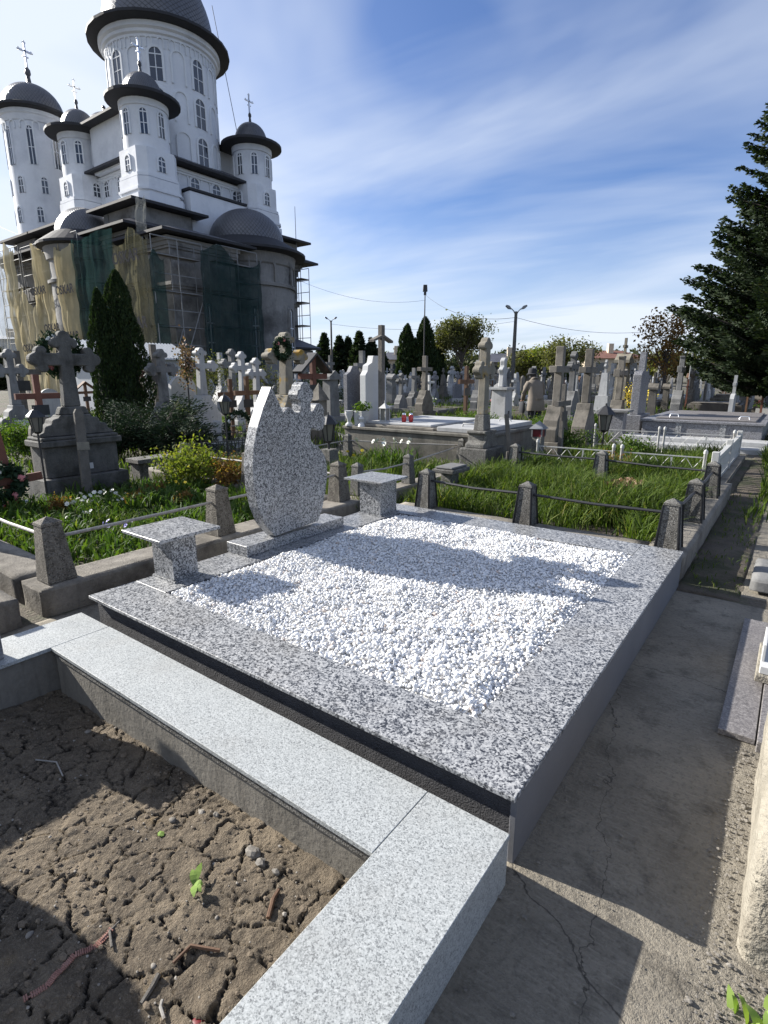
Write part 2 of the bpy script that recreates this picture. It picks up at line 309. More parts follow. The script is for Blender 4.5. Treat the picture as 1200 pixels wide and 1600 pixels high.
# ================================================================ THE GROUND
def sheet(name, rects, z, mat, hole=None):
    mb = MB()
    for x0, x1, y0, y1 in rects: mb.add([(x0, y0, z), (x1, y0, z), (x1, y1, z), (x0, y1, z)], [(0, 1, 2, 3)])
    return struct(mb.build(name, mat))
def ground_material():
    m, t = newmat('turf_and_bare_earth'); p = pos(t)
    n1 = t.noise(p, .35, 5, .6); n2 = t.noise(p, 2.2, 5, .65); n3 = t.noise(p, 45, 3, .6)
    g = t.mix(t.rng(n3, .3, .7), (.025, .042, .012), (.06, .085, .028)); e = t.mix(t.rng(n3, .3, .7), (.06, .05, .038), (.135, .115, .088))
    f = t.rng(t.math('ADD', t.math('MULTIPLY', n1, .5), t.math('MULTIPLY', n2, .5)), .38, .52)
    finish(t, t.mix(f, g, e), .95, t.math('ADD', n3, n2), 1., .02); return m
M['ground'] = ground_material()
HX0, HX1, HY0, HY1 = -3.02, -.80, -1.6, 1.09
B_ = 900
sheet('ground', [(-B_, HX0, -60, B_), (HX1, B_, -60, B_), (HX0, HX1, -60, HY0), (HX0, HX1, HY1, B_)], 0, M['ground'])
# worn concrete of the paths, cast in bays with uneven edges
def concrete_path_mat():
    m, t = newmat('rough_path_concrete'); p = pos(t)
    a = t.noise(p, 1.6, 6, .65); b = t.noise(t.map(p, loc=(3, 8, 0)), 5.5, 6, .7); g = t.noise(p, 70, 4, .65); h = t.noise(p, 260, 3, .6)
    vo = t.add('ShaderNodeTexVoronoi', feature='F1', ins={'Vector': p, 'Scale': 170.}); gr = t.add('ShaderNodeSeparateColor', ins={0: vo.outputs['Color']}).outputs[0]
    c = t.mix(t.rng(a, .3, .7), (.13, .115, .092), (.28, .25, .198)); c = t.mix(t.rng(b, .52, .72), c, (.070, .061, .048)); c = t.mix(t.math('MULTIPLY', t.rng(gr, .78, .97), .3), c, (.27, .245, .20))
    c = t.mix(t.math('MULTIPLY', t.rng(g, .5, .75), .6), c, (.06, .053, .043))
    # dry brush-like trowel marks
    tr = t.noise(t.map(p, scale=(9, 60, 1), rot=(0, 0, R_(35))), 1.5, 4, .6); c = t.mix(t.math('MULTIPLY', t.rng(tr, .5, .72), .35), c, (.33, .30, .245))
    sp_ = t.add('ShaderNodeSeparateXYZ', ins={0: p})
    for (ca, cb, cc_, sc_, wd) in ((.49, .872, .985, 3.1, .0045), (.98, .20, .02, 4.3, .003), (.10, .995, 3.05, 2.6, .0035)):
        d_ = t.math('SUBTRACT', t.math('ADD', t.math('MULTIPLY', sp_.outputs[0], ca), t.math('MULTIPLY', sp_.outputs[1], cb)), cc_); d_ = t.math('ADD', d_, t.math('MULTIPLY', t.math('SUBTRACT', t.noise(p, sc_, 6, .6), .5), .22))
        ck = t.rng(t.math('ABSOLUTE', d_), wd, 0., 0., .9); c = t.mix(ck, c, (.025, .021, .017))
    hh = t.math('ADD', t.math('ADD', t.math('MULTIPLY', g, .6), t.math('MULTIPLY', b, 1.6)), t.math('ADD', t.math('MULTIPLY', h, .25), t.math('MULTIPLY', tr, .5)))
    finish(t, c, .93, hh, 1.0, .014); return m
M['path'] = concrete_path_mat()
def rough_sheet(name, x0, x1, y0, y1, z, mat, step=.03, amp=.006, edge=.0, thick=.05, seed=0):
    nx = max(2, int((x1-x0)/step)); ny = max(2, int((y1-y0)/step)); X, Y = np.meshgrid(np.linspace(x0, x1, nx+1), np.linspace(y0, y1, ny+1))
    Z = z+amp*fbm(X*3+seed, Y*3)
    rim = np.minimum(np.minimum(X-x0, x1-X), np.minimum(Y-y0, y1-Y)); Xe = X+np.where((X-x0 < 1e-6) | (x1-X < 1e-6), edge*fbm(Y*4, Y*0+seed), 0); Ye = Y+np.where((Y-y0 < 1e-6) | (y1-Y < 1e-6), edge*fbm(X*4+9, X*0+seed), 0)
    Z = np.where(rim < 1e-6, Z-.006, Z)
    V = np.stack([Xe, Ye, Z], -1).reshape(-1, 3); idx = np.arange((nx+1)*(ny+1)).reshape(ny+1, nx+1)
    F = np.stack([idx[:-1, :-1], idx[:-1, 1:], idx[1:, 1:], idx[1:, :-1]], -1).reshape(-1, 4)
    ring = np.concatenate([idx[0, :], idx[1:, -1], idx[-1, -2::-1], idx[-2:0:-1, 0]]); n0 = len(V); low = V[ring].copy(); low[:, 2] = z-thick; V = np.concatenate([V, low]); k = len(ring)
    F2 = np.array([(ring[i], n0+i, n0+(i+1) % k, ring[(i+1) % k]) for i in range(k)]); F = np.concatenate([F, F2])
    return link(name, npmesh(name, V, F, mat, True))
_perm = RS.permutation(4096)
def vnoise(x, y):
    xi = np.floor(x).astype(int); yi = np.floor(y).astype(int); xf = x-xi; yf = y-yi; u = xf*xf*(3-2*xf); v = yf*yf*(3-2*yf)
    h = lambda a, b: _perm[(_perm[(a*131) % 4096]+b*57) % 4096]/4095.
    return (h(xi, yi)*(1-u)+h(xi+1, yi)*u)*(1-v)+(h(xi, yi+1)*(1-u)+h(xi+1, yi+1)*u)*v
def fbm(x, y, o=4):
    s = 0; a = .5; x = np.asarray(x, float); y = np.asarray(y, float)
    for k in range(o): s = s+a*(vnoise(x*2**k+17*k, y*2**k+31*k)*2-1); a *= .5
    return s
struct(rough_sheet('concrete_path', -.575, .95, -1.6, 4.47, .006, M['path'], .03, .006, .012))
struct(rough_sheet('concrete_path', -3.84, -3.30, -1.5, 4.65, .006, M['path'], .04, .010, .01))
struct(rough_sheet('concrete_path', -.18, 1.2, 4.60, 9.5, .004, M['path'], .05, .008, .02))
struct(rough_sheet('path_earth', -.56, -.14, 4.49, 18.5, .012, M['soil'], .03, .022, .0))

# ================================================================ NEIGHBOURING PALE GRANITE CURB (near left)
def slab(name, x0, x1, y0, y1, z0, z1, mat, parent, bev=.0025):
    return MB().box(x0, x1, y0, y1, z0, z1).build(name, mat, parent, bevel=bev)
t1 = thing('grave_curb', 'open grave curb of concrete topped with pale fine granite slabs around bare cracked soil', 'grave curb', (-.53, 1.375, 0))
def loc(o, t):     # children are built in place, then expressed from their thing's base
    o.matrix_parent_inverse = Matrix.Identity(4); o.location = (-t.location[0], -t.location[1], -t.location[2]); return o
zt, zb = .205, .185
for nm, r in [('a', (-.832, -.53, -1.5, 1.0615)), ('b', (-.832, -.53, 1.0635, 1.375)), ('c', (-2.974, -.834, 1.062, 1.375)), ('d', (-3.30, -2.976, .30, 1.372)), ('e', (-3.30, -2.976, -1.5, .298))]:
    if nm == 'b': continue
    if nm == 'a': r = (-.832, -.53, -1.5, 1.375)
    loc(slab('granite_slab', *r, zb, zt, M['granite_fine'], t1, .002), t1)
for r in [(-.815, -.545, -1.49, 1.36), (-2.96, -.802, 1.074, 1.36), (-3.29, -3.005, -1.49, 1.36)]:
    loc(MB().box(*r, -.12, zb-.003).build('curb_wall', M['concrete_wall'], t1), t1)
for r in [(-2.97, -.815, 1.068, 1.0735), (-.822, -.801, -1.49, 1.067)]:      # mortar bed squeezed out below the slabs
    loc(MB().box(*r, .155, zb-.001).build('mortar_bed', M['old_concrete'], t1), t1)
loc(MB().box(-.5445, -.534, -1.5, 1.372, .0, .184).build('side_slab', M['granite_fine'], t1), t1)
# headstone foot of that grave at the left edge of the picture, and its stone outside the frame
g = thing('headstone', 'low grey granite headstone foot on the west end of the pale granite curb', 'headstone', (-3.12, .5, .205))
loc(MB().box(-3.20, -3.035, .66, .87, .207, .66).build('side_pillar', M['granite_grey'], g, bevel=.004), g)
loc(MB().box(-3.20, -3.035, .18, .656, .207, .50).build('plinth', M['granite_grey'], g, bevel=.004), g)
loc(MB().prism([(-.9, .207), (.176, .207), (.176, .95), (-.05, 1.2), (-.65, 1.2), (-.9, .95)], -3.18, -3.06).build('stone', M['granite_grey'], g, bevel=.004), g)

# bare cracked soil inside
def dirt_mat():
    m, t = newmat('dry_cracked_loam'); p = pos(t)
    a = t.noise(p, 3.2, 6, .65); b = t.noise(p, 16, 6, .7); g2 = t.noise(p, 120, 4, .7); cr = t.add('ShaderNodeAttribute', attribute_name='crack').outputs['Fac']
    c = t.mix(t.rng(a, .32, .68), (.065, .050, .034), (.245, .195, .135)); c = t.mix(t.rng(b, .46, .66, 0, .6), c, (.06, .046, .032)); c = t.mix(t.rng(t.noise(t.map(p, loc=(4, 4, 0)), 5, 3, .5), .64, .74, 0, .6), c, (.22, .155, .075))
    c = t.mix(t.math('MULTIPLY', t.rng(g2, .50, .66), .55), c, (.27, .225, .165)); c = t.mix(cr, c, (.022, .018, .014))
    finish(t, c, .97, t.math('ADD', t.math('MULTIPLY', b, 1.4), t.math('MULTIPLY', g2, 1.3)), 1.0, .014); return m
def cracked_soil():
    x0, x1, y0, y1 = -3.004, -.801, -.35, 1.089; st = .0062; nx = int((x1-x0)/st); ny = int((y1-y0)/st)
    X, Y = np.meshgrid(np.linspace(x0, x1, nx+1), np.linspace(y0, y1, ny+1))
    def cells(sc, seed, jit=.95):
        wx = X*sc+.32*fbm(X*sc*1.3+seed, Y*sc*1.3)+.10*fbm(X*sc*6, Y*sc*6+seed); wy = Y*sc+.32*fbm(X*sc*1.3, Y*sc*1.3+seed+50)+.10*fbm(X*sc*6+9, Y*sc*6)
        xi = np.floor(wx).astype(int); yi = np.floor(wy).astype(int); d1 = np.full(X.shape, 9.); d2 = d1.copy(); hid = np.zeros(X.shape)
        for dx in (-1, 0, 1):
            for dy in (-1, 0, 1):
                a = xi+dx; b = yi+dy; h1 = _perm[(_perm[(a*71+seed) % 4096]+b*13) % 4096]/4095.; h2 = _perm[(_perm[(a*37+seed+5) % 4096]+b*91) % 4096]/4095.
                d = np.hypot(a+.5+(h1-.5)*jit-wx, b+.5+(h2-.5)*jit-wy); nearer = d < d1; d2 = np.where(nearer, d1, np.minimum(d2, d)); hid = np.where(nearer, h1, hid); d1 = np.where(nearer, d, d1)
        return d2-d1, hid
    e1, h1 = cells(6.8, 3); e2, h2 = cells(15, 40); brk = vnoise(X*4+3, Y*4+8)
    big = np.clip(1-e1/.032, 0, 1)*np.clip(brk*3.0-.35, 0, 1); small = np.clip(1-e2/.04, 0, 1)*np.clip(vnoise(X*5, Y*5+3)*2.8-.9, 0, 1)
    Z = -.005+.035*fbm(X*1.5+2, Y*1.5)+.014*fbm(X*6, Y*6)+.006*fbm(X*24, Y*24)+.0045*fbm(X*60, Y*60)
    Z = Z+.030*np.clip((X+1.9)/1.1, 0, 1)*np.clip((Y-.2)/.8, 0, 1)-.035*np.clip((-2.2-X)/.7, 0, 1)
    Z = Z+(h1-.5)*.006+(h2-.5)*.005-.024*big**.7-.012*small
    clod = np.clip(fbm(X*13+5, Y*13+1, 3)-.2, 0, 1); Z = Z+.014*clod
    V = np.stack([X, Y, Z], -1).reshape(-1, 3); idx = np.arange(V.shape[0]).reshape(ny+1, nx+1); F = np.stack([idx[:-1, :-1], idx[:-1, 1:], idx[1:, 1:], idx[1:, :-1]], -1).reshape(-1, 4)
    me = npmesh('cracked_soil', V, F, dirt_mat(), True); a = me.attributes.new('crack', 'FLOAT', 'POINT'); a.data.foreach_set('value', np.clip(big*1.4+small*.8, 0, 1).ravel().astype(np.float32))
    return link('cracked_soil', me), (X, Y, Z)
so_, SOIL = cracked_soil(); struct(so_)
sheet('ground', [(-3.02, -.80, -1.6, -.34)], -.03, M['soil'])
def soilz(x, y):
    X, Y, Z = SOIL; i = int(np.clip((y+.35)/(1.089+.35)*(Z.shape[0]-1), 0, Z.shape[0]-1)); j = int(np.clip((x+3.004)/(3.004-.801)*(Z.shape[1]-1), 0, Z.shape[1]-1)); return float(Z[i, j])
# litter on the soil
def on_soil(x, y): q = gp(x, y, .0); return (q[0], q[1], soilz(*q))
M['pebble'] = blotch('greyish_pebble', (.13, .115, .095), (.25, .23, .20), 30, 120, .8, .4, .002, var=.5)
for k, (x, y, r, lab) in enumerate([(270, 1284, .013, 'flat grey pebble on the soil below the pale granite curb'), (290, 1524, .011, 'round pale pebble near the lower edge of the soil'), (340, 1447, .006, 'small white pebble right of the soil centre'), (241, 1519, .008, 'grey pebble left of the round pale pebble'), (136, 1133, .013, 'stone lying in the shaded soil by the curb corner'), (47, 1465, .010, 'dull stone on the left part of the soil')]):
    q = on_soil(x, y); o = MB().ico((0, 0, 0), r, k, (1.2, .9, .6), .12, 2).build('pebble', M['pebble'], smooth=True, loc=(q[0], q[1], q[2]+r*.35), rot=(0, 0, k)); tag(o, lab, 'pebble', 'stones on the bare soil')
rs = np.random.RandomState(5); mbp = MB()
for k in range(420):
    x = rs.uniform(-2.9, -.85); y = rs.uniform(-.2, 1.07); r = abs(rs.normal(0, .0018))+.0014; mbp.ico((x, y, soilz(x, y)+r*.3), r, k, (1.3, 1, .7), .25)
tag(stuff(mbp.build('soil_crumbs', M['pebble'], smooth=False)), 'small crumbs and grit scattered over the cracked soil', 'grit')
M['clod'] = blotch('soil_clods', (.07, .054, .038), (.19, .15, .105), 30, 120, .95, .8, .004)
mbp = MB(); rs = np.random.RandomState(15)
for k in range(1500):
    x = rs.uniform(-2.9, -.85); y = rs.uniform(-.2, 1.07); r = abs(rs.normal(0, .004))+.002; mbp.ico((x, y, soilz(x, y)+r*.15), r, k, (1.4, 1, .6), .3)
tag(stuff(mbp.build('soil_clods', M['clod'])), 'loose brown crumbs of earth over the cracked soil', 'earth crumbs')
def twig(pts, r, lab, mat):
    P = [on_soil(*p) for p in pts]; b = P[0]; o = MB().path([(p[0]-b[0], p[1]-b[1], p[2]-b[2]+.008) for p in P], [r]*len(P), 6).build('twig', mat, smooth=True, loc=b); tag(o, lab, 'twig', 'twigs on the bare soil')
twig([(272, 1518), (300, 1494), (345, 1500)], .0055, 'bent brown twig lying level near the bottom of the soil', M['wood_brown'])
twig([(222, 1575), (240, 1550), (250, 1535)], .0075, 'short thick twig stub near the bottom of the soil', M['wood_grey'])
twig([(176, 1488), (173, 1465), (205, 1420)], .004, 'thin dark twig leaning up at the centre of the soil', M['wood_grey'])
twig([(420, 1448), (428, 1420), (436, 1405)], .007, 'splinter of bark near the right corner of the soil', M['wood_brown'])
twig([(55, 1183), (88, 1190), (98, 1212)], .003, 'pale stalk in the shaded part of the soil', M['pipe'])
twig([(258, 1600), (252, 1582), (255, 1572)], .0045, 'pale curved stick at the lower edge of the soil', M['pipe'])
# a green sprig
q = on_soil(305, 1400); sp = thing('sprig', 'fallen green leaf sprig on the middle of the cracked soil', 'leaf', q)
for k, (a, L) in enumerate([(2.2, .075), (2.6, .055), (-.6, .05), (-.1, .045), (.5, .03)]):
    mb = MB(); n = 5
    vs = []; 
    for i in range(n): u = i/(n-1); w = .011*math.sin(math.pi*(.12+.85*u)); c0 = Vector((math.cos(a)*L*u, math.sin(a)*L*u, .012+.012*math.sin(u*2.5))); s0 = Vector((-math.sin(a), math.cos(a), 0))*w; vs += [c0-s0, c0+s0+Vector((0, 0, .003))]
    mb.add(vs, [(2*i, 2*i+1, 2*i+3, 2*i+2) for i in range(n-1)]); mb.build('leaf', M['leaf_bright'] if 'leaf_bright' in M else M.setdefault('leaf_bright', leafmat('pale_green_leaf', (.2, .3, .07), (.28, .36, .1), None, .3)), sp)
q = on_soil(252, 1306); tag(MB().ico((0, 0, 0), .014, 3, (1.3, .8, .35), .25).build('leaf_scrap', M['leaf_bright'], loc=(q[0], q[1], q[2]+.006)), 'small green leaf scrap beside the flat grey pebble', 'leaf')
# corrugated red plastic strip, half buried
P = [on_soil(*p) for p in [(40, 1570), (75, 1548), (95, 1525), (118, 1502), (150, 1486), (175, 1462)]]
M['strip'] = blotch('faded_red_plastic', (.20, .07, .05), (.33, .20, .16), 40, 150, .6, .5, .002)
mb = MB(); mb.path([(Vector(p)+Vector((0, 0, .002))) for p in P], [.003]*len(P), 4)
for i in range(48):
    u = i/47*(len(P)-1); k = min(int(u), len(P)-2); f = u-k; a = Vector(P[k]).lerp(Vector(P[k+1]), f); d = (Vector(P[k+1])-Vector(P[k])).normalized(); s0 = Vector((-d.y, d.x, 0))
    a = Vector((a.x, a.y, soilz(a.x, a.y)+.004)); mb.tube(a-s0*.009, a+s0*.009, .0022, n=5)
tag(mb.build('plastic_strip', M['strip']), 'faded red ribbed plastic strip half buried in the soil', 'plastic strip')
q = on_soil(312, 1592); M['red_dark'] = blotch('dark_red_plastic', (.10, .008, .010), (.16, .015, .018), 20, 90, .4, .1, .001); q = on_soil(310, 1606); cp = MB().lathe([(.0, .006), (.016, .005), (.020, .002), (.021, -.004), (.020, -.01)], n=20).build('candle_lid', M['red_dark'], smooth=True, loc=(q[0], q[1], q[2]+.012)); tag(cp, 'dark red round candle lid at the bottom edge of the soil', 'lid')
# lump of mortar fallen beside the curb
for k, (x, y, r) in enumerate([(392, 1345, .026), (405, 1362, .018), (312, 1275, .015), (335, 1282, .012), (428, 1378, .012)]):
    q = on_soil(x, y); tag(MB().ico((0, 0, 0), r, 30+k, (1.2, .8, .6), .3, 2).build('mortar_lump', M['pebble'], loc=(q[0], q[1]+.01, q[2]+r*.3)), ['largest pale mortar lump fallen against the curb wall', 'pale mortar lump just right of the largest one by the curb wall', 'mortar lump nearest the flat grey pebble', 'mortar lump second nearest the flat grey pebble', 'rightmost mortar lump along the curb wall'][k], 'mortar lump', 'mortar lumps along the curb wall')

# ================================================================ THE MAIN GRAVE
AX0, AX1, AY0, AY1, ZT = -3.322, -.544, 1.434, 4.575, .287
mg = thing('grave_surround', 'raised rectangular grave surround with speckled grey granite frame and dark plastered walls', 'grave surround', (AX1, AY0, 0))
fr = [(AX0, AX1, AY0, 1.741), (-.837, AX1, 1.7425, AY1), (AX0, -.8385, 4.262, AY1), (AX0, -2.985, 1.7425, 4.2605)]
for r in fr: loc(slab('frame_slab', *r, ZT-.020, ZT, M['granite'], mg, .0022), mg)
for r in [(-3.285, -.572, 1.468, 1.735), (-3.285, -3.01, 1.737, 4.55), (-3.005, -.572, 4.29, 4.55)]:
    loc(MB().box(*r, -.02, ZT-.022).build('plinth_wall', M['plaster_dark'], mg), mg)
loc(MB().box(-.57, -.548, 1.462, 4.57, -.02, ZT-.0215).build('side_skirt', M['skirt'], mg, bevel=.002), mg)
loc(MB().box(-.836, -.573, 1.76, 4.26, -.02, ZT-.022).build('plinth_wall', M['plaster_dark'], mg), mg)
# the headstone
hd = thing('headstone', 'speckled granite leaf-shaped headstone with a trefoil cross cut into its right shoulder', 'headstone', (-3.17, 3.0, ZT))
loc(MB().box(-3.338, -3.107, 2.487, 3.575, ZT+.001, ZT+.082).build('plinth', M['granite'], hd, bevel=.002), hd)
out = [(424, 604), (412, 636), (402.5, 668), (397, 697), (395, 730), (397.5, 763), (404, 795), (414, 820), (430, 838), (497.5, 814), (503.5, 795), (509, 767), (511.5, 742), (511.5, 730), (508.5, 714), (503, 705), (497.5, 698), (490, 693.5), (486, 688), (485.5, 672), (488, 668), (492, 670.5), (498, 673), (504, 671), (507.5, 663), (508.5, 654), (506, 648), (507, 641), (504, 634), (499.5, 630.5), (494.5, 632), (492, 638), (489, 643), (486, 643), (485.8, 628), (489.5, 622), (490, 613), (487.5, 608), (485, 607), (484, 601), (480, 597), (474.5, 597), (470.5, 602), (469.5, 608), (466, 610), (464.5, 617), (466, 624), (469, 627), (470.5, 631), (470, 643), (466, 645), (461, 644), (457, 640), (453.5, 636.5), (450, 637), (446, 642), (443, 645), (438, 634), (432, 620)]
hp = [xp(x, y, -3.12) for x, y in out]; zb0 = ZT+.083
hp = [(y, max(z, zb0)) for y, z in hp]
loc(MB().prism(hp, -3.225, -3.12).build('carved_slab', M['granite'], hd, bevel=.003), hd)
# two little tables
for k, (r, pr, h, lab) in enumerate([((-3.425, -2.99, 1.738, 2.185), (-3.312, -3.088, 1.872, 2.055), .617, 'speckled granite table at the near corner of the white gravel'), ((-3.435, -2.975, 3.965, 4.40), (-3.292, -3.045, 4.035, 4.30), .632, 'speckled granite table beyond the leaf-shaped headstone')]):
    tb = thing('granite_table', lab, 'table', ((r[0]+r[1])/2, (r[2]+r[3])/2, ZT), 0, 'little granite tables on the grave frame')
    loc(slab('table_top', *r, h-.02, h, M['granite'], tb, .002), tb); loc(MB().box(*pr, ZT+.010, h-.021).build('post', M['granite'], tb, bevel=.0015), tb)
    loc(MB().box(pr[0]-.015, pr[1]+.02, pr[2]-.012, pr[3]+.02, ZT+.001, ZT+.0095).build('foot_plate', M['granite'], tb), tb)
# white gravel: every stone is real
def gz(x, y):
    e = np.minimum(np.minimum(x+2.985, -.837-x), np.minimum(y-1.7425, 4.262-y)); rise = np.clip(e/.10, 0, 1)
    z = .262+.030*rise+.020*fbm(x*2.1+3, y*2.1)+.026*fbm(x*5.5, y*5.5+2)*rise+.012*fbm(x*13, y*13+2)*rise
    for cx, cy, s, a in [(-1.12, 2.35, .12, -.022), (-1.30, 2.08, .09, -.02), (-1.0, 2.75, .10, -.016), (-1.75, 2.6, .25, .012), (-2.2, 3.4, .3, .014), (-1.1, 2.55, .07, .018), (-1.45, 2.2, .08, .014)]: z = z+a*np.exp(-((x-cx)**2+(y-cy)**2)/s**2)
    return z
def gravel():
    rs = np.random.RandomState(3); P = []; S = []
    sp = .0126; xs = np.arange(-2.975, -.845, sp); ys = np.arange(1.752, 4.255, sp); X, Y = np.meshgrid(xs, ys); X = X.ravel()+rs.uniform(-.5, .5, X.size)*sp; Y = Y.ravel()+rs.uniform(-.5, .5, Y.size)*sp
    n = X.size; s = np.clip(rs.lognormal(math.log(.0080), .26, n), .0042, .0145); Z = gz(X, Y)+rs.uniform(-.012, .014, n)
    fw = -math.sin(PSI)*X+math.cos(PSI)*Y
    V = []; F = []; rn = []; base = 0
    for sub, sel in ((2, fw < 2.7), (1, fw >= 2.7)):
        v0 = np.array(ICO[sub][0]); f0 = np.array(ICO[sub][1]); k = sel.sum(); nv = len(v0)
        ax = rs.uniform(-1, 1, (k, 3)); ax /= np.linalg.norm(ax, axis=1)[:, None]; th = rs.uniform(0, 6.28, k); c, s_ = np.cos(th), np.sin(th)
        x, y, z = ax.T; C1 = 1-c; Rm = np.stack([np.stack([c+x*x*C1, x*y*C1-z*s_, x*z*C1+y*s_], -1), np.stack([y*x*C1+z*s_, c+y*y*C1, y*z*C1-x*s_], -1), np.stack([z*x*C1-y*s_, z*y*C1+x*s_, c+z*z*C1], -1)], -2)
        sc = np.stack([rs.uniform(.9, 1.55, k), rs.uniform(.75, 1.05, k), rs.uniform(.5, .85, k)], -1)*s[sel][:, None]
        v = v0[None]*(1+rs.uniform(-.13, .13, (k, nv, 1)))*sc[:, None, :]; v = np.einsum('kij,knj->kni', Rm, v); v += np.stack([X[sel], Y[sel], Z[sel]], -1)[:, None, :]
        V.append(v.reshape(-1, 3)); F.append((f0[None]+(np.arange(k)*nv)[:, None, None]).reshape(-1, 3)+base); base += k*nv; rn.append(np.repeat(rs.uniform(0, 1, k), len(f0)))
    m, t = newmat('white_marble_pebbles'); a = t.add('ShaderNodeAttribute', attribute_name='rnd').outputs['Fac']; p = pos(t)
    c = t.ramp(a, [(0, (.42, .43, .45)), (.2, (.66, .665, .67)), (.80, (.80, .795, .785)), (.975, (.70, .67, .63)), (.992, (.64, .55, .48)), (1, (.55, .42, .35))]); nz = t.noise(p, 220, 3, .6); c = t.mix(t.rng(nz, .55, .8, 0, .25), c, (.60, .61, .64))
    finish(t, c, .6, nz, .3, .002)
    me = npmesh('white_gravel', np.concatenate(V), np.concatenate(F), m, True, np.concatenate(rn)); o = link('white_gravel', me); tag(stuff(o), 'bed of small white marble pebbles filling the granite grave frame', 'gravel')
gravel()
bx, by = np.meshgrid(np.linspace(-2.995, -.838, 60), np.linspace(1.743, 4.261, 70)); bz = gz(bx, by)-.006; ii = np.arange(bx.size).reshape(bx.shape)
tag(stuff(link('gravel_bed', npmesh('gravel_bed', np.stack([bx, by, bz], -1).reshape(-1, 3), np.stack([ii[:-1, :-1], ii[:-1, 1:], ii[1:, 1:], ii[1:, :-1]], -1).reshape(-1, 4), M['marble'], True))), 'lower layer of white pebbles under the gravel surface', 'gravel')

# ================================================================ RIGHT-HAND SIDE OF THE PATH
tk = MB(); x0, x1, y0, y1, hh = .082, .75, 1.545, 2.60, .365
nx, ny, nz_ = 16, 26, 10
def rock_block(name, x0, x1, y0, y1, z0, z1, mat, amp=.010, st=.025, seed=0, rad=.03):
    import bmesh
    bm = bmesh.new(); bmesh.ops.create_cube(bm, size=1); bmesh.ops.scale(bm, vec=(x1-x0, y1-y0, z1-z0), verts=bm.verts); bmesh.ops.translate(bm, vec=((x0+x1)/2, (y0+y1)/2, (z0+z1)/2), verts=bm.verts)
    n = int(max(x1-x0, y1-y0)/st/2)
    bmesh.ops.subdivide_edges(bm, edges=bm.edges, cuts=min(n, 22), use_grid_fill=True)
    for v in bm.verts:
        c = v.co; d = Vector((0, 0, 0))
        ex = min(c.x-x0, x1-c.x); ey = min(c.y-y0, y1-c.y); ez = z1-c.z
        k = sum(1 for e in (ex, ey, ez) if e < rad*.8)
        if k >= 2: c.z -= (rad*.45 if ez < rad*.8 else 0); c.x += rad*.35*(1 if c.x-x0 < rad else -1 if x1-c.x < rad else 0); c.y += rad*.35*(1 if c.y-y0 < rad else -1 if y1-c.y < rad else 0)
        q = (c.x*9+seed, c.y*9+c.z*7)
        c.x += amp*float(fbm(q[0], q[1])); c.y += amp*float(fbm(q[0]+5, q[1]+2)); c.z += amp*.7*float(fbm(q[0]+9, q[1]+c.x))
    me = bpy.data.meshes.new(name); bm.to_mesh(me); bm.free(); me.materials.append(mat); me.polygons.foreach_set('use_smooth', [True]*len(me.polygons)); return link(name, me)
M['cast'] = blotch('rough_cast_block', (.20, .18, .142), (.34, .312, .255), 4, 45, .92, 1., .02, (.16, .14, .11), 5, (.55, .75), streak=.4)
tag(rock_block('stone_block', x0, x1, y0, y1, -.02, hh, M['cast'], .014), 'rough weathered stone block at the right edge of the concrete path', 'stone block')
o = MB().box(-.083, .060, 2.665, 4.12, .008, .036).build('granite_slab', M['granite_rose'], bevel=.002); tag(o, 'thin grey-brown granite slab lying along the right of the path', 'slab')
o = MB().box(.066, .6, 2.62, 4.10, -.01, .060).build('grave_edging', M['granite_rose'], bevel=.003); tag(o, 'brownish granite edging just right of the thin granite slab', 'edging')
bs = thing('stone_step', 'small stepped white stone block standing on the brownish edging', 'stone step', (.05, 3.28, .0605))
loc(MB().box(.020, .30, 3.18, 3.62, .0615, .10).build('lower_step', M['cast'], bs, bevel=.004), bs); loc(MB().box(.034, .28, 3.20, 3.60, .1005, .145).build('upper_step', M['marble'], bs, bevel=.004), bs); loc(MB().box(.034, .05, 3.26, 3.52, .1455, .24).build('rim', M['marble'], bs, bevel=.003), bs)
tag(rock_block('concrete_slab', -.10, .5, 4.72, 5.36, .03, .125, M['stone_grey'], .006, .03, 3, .02), 'pale rounded concrete slab lying at the right beyond the path end', 'slab')
tag(rock_block('concrete_slab', -.06, .5, 4.80, 5.5, -.02, .035, M['cast'], .006, .03, 5, .02), 'yellowish rough slab under the pale rounded concrete slab', 'slab')
# grit and bits on the path
mbp = MB(); rs = np.random.RandomState(8)
for k in range(640):
    if k < 420: x = rs.normal(.045, .03); y = rs.uniform(1.05, 2.6)
    elif k < 620: x = rs.uniform(-.5, .25); y = rs.uniform(.8, 4.4)
    else: x = -.535+abs(rs.normal(0, .02)); y = rs.uniform(1.2, 4.4)
    if x > .07 and y > 1.5: x = rs.uniform(-.05, .07)
    r = abs(rs.normal(0, .0022))+.0012; mbp.ico((x, y, .010+r*.3), r, k, (1.3, 1, .6), .25)
for k in range(500): x = rs.normal(.16, .09); y = rs.uniform(1.1, 1.52); r = abs(rs.normal(0, .0022))+.0012; mbp.ico((x, y, .010+r*.3), r, k, (1.4, 1, .6), .25)
tag(stuff(mbp.build('path_grit', M['pebble'])), 'fine grit along the edges of the concrete path', 'grit')
M['tube_grey'] = blotch('dull_scaffold_tube', (.15, .155, .16), (.24, .245, .25), 6, 60, .7, .2, .002)
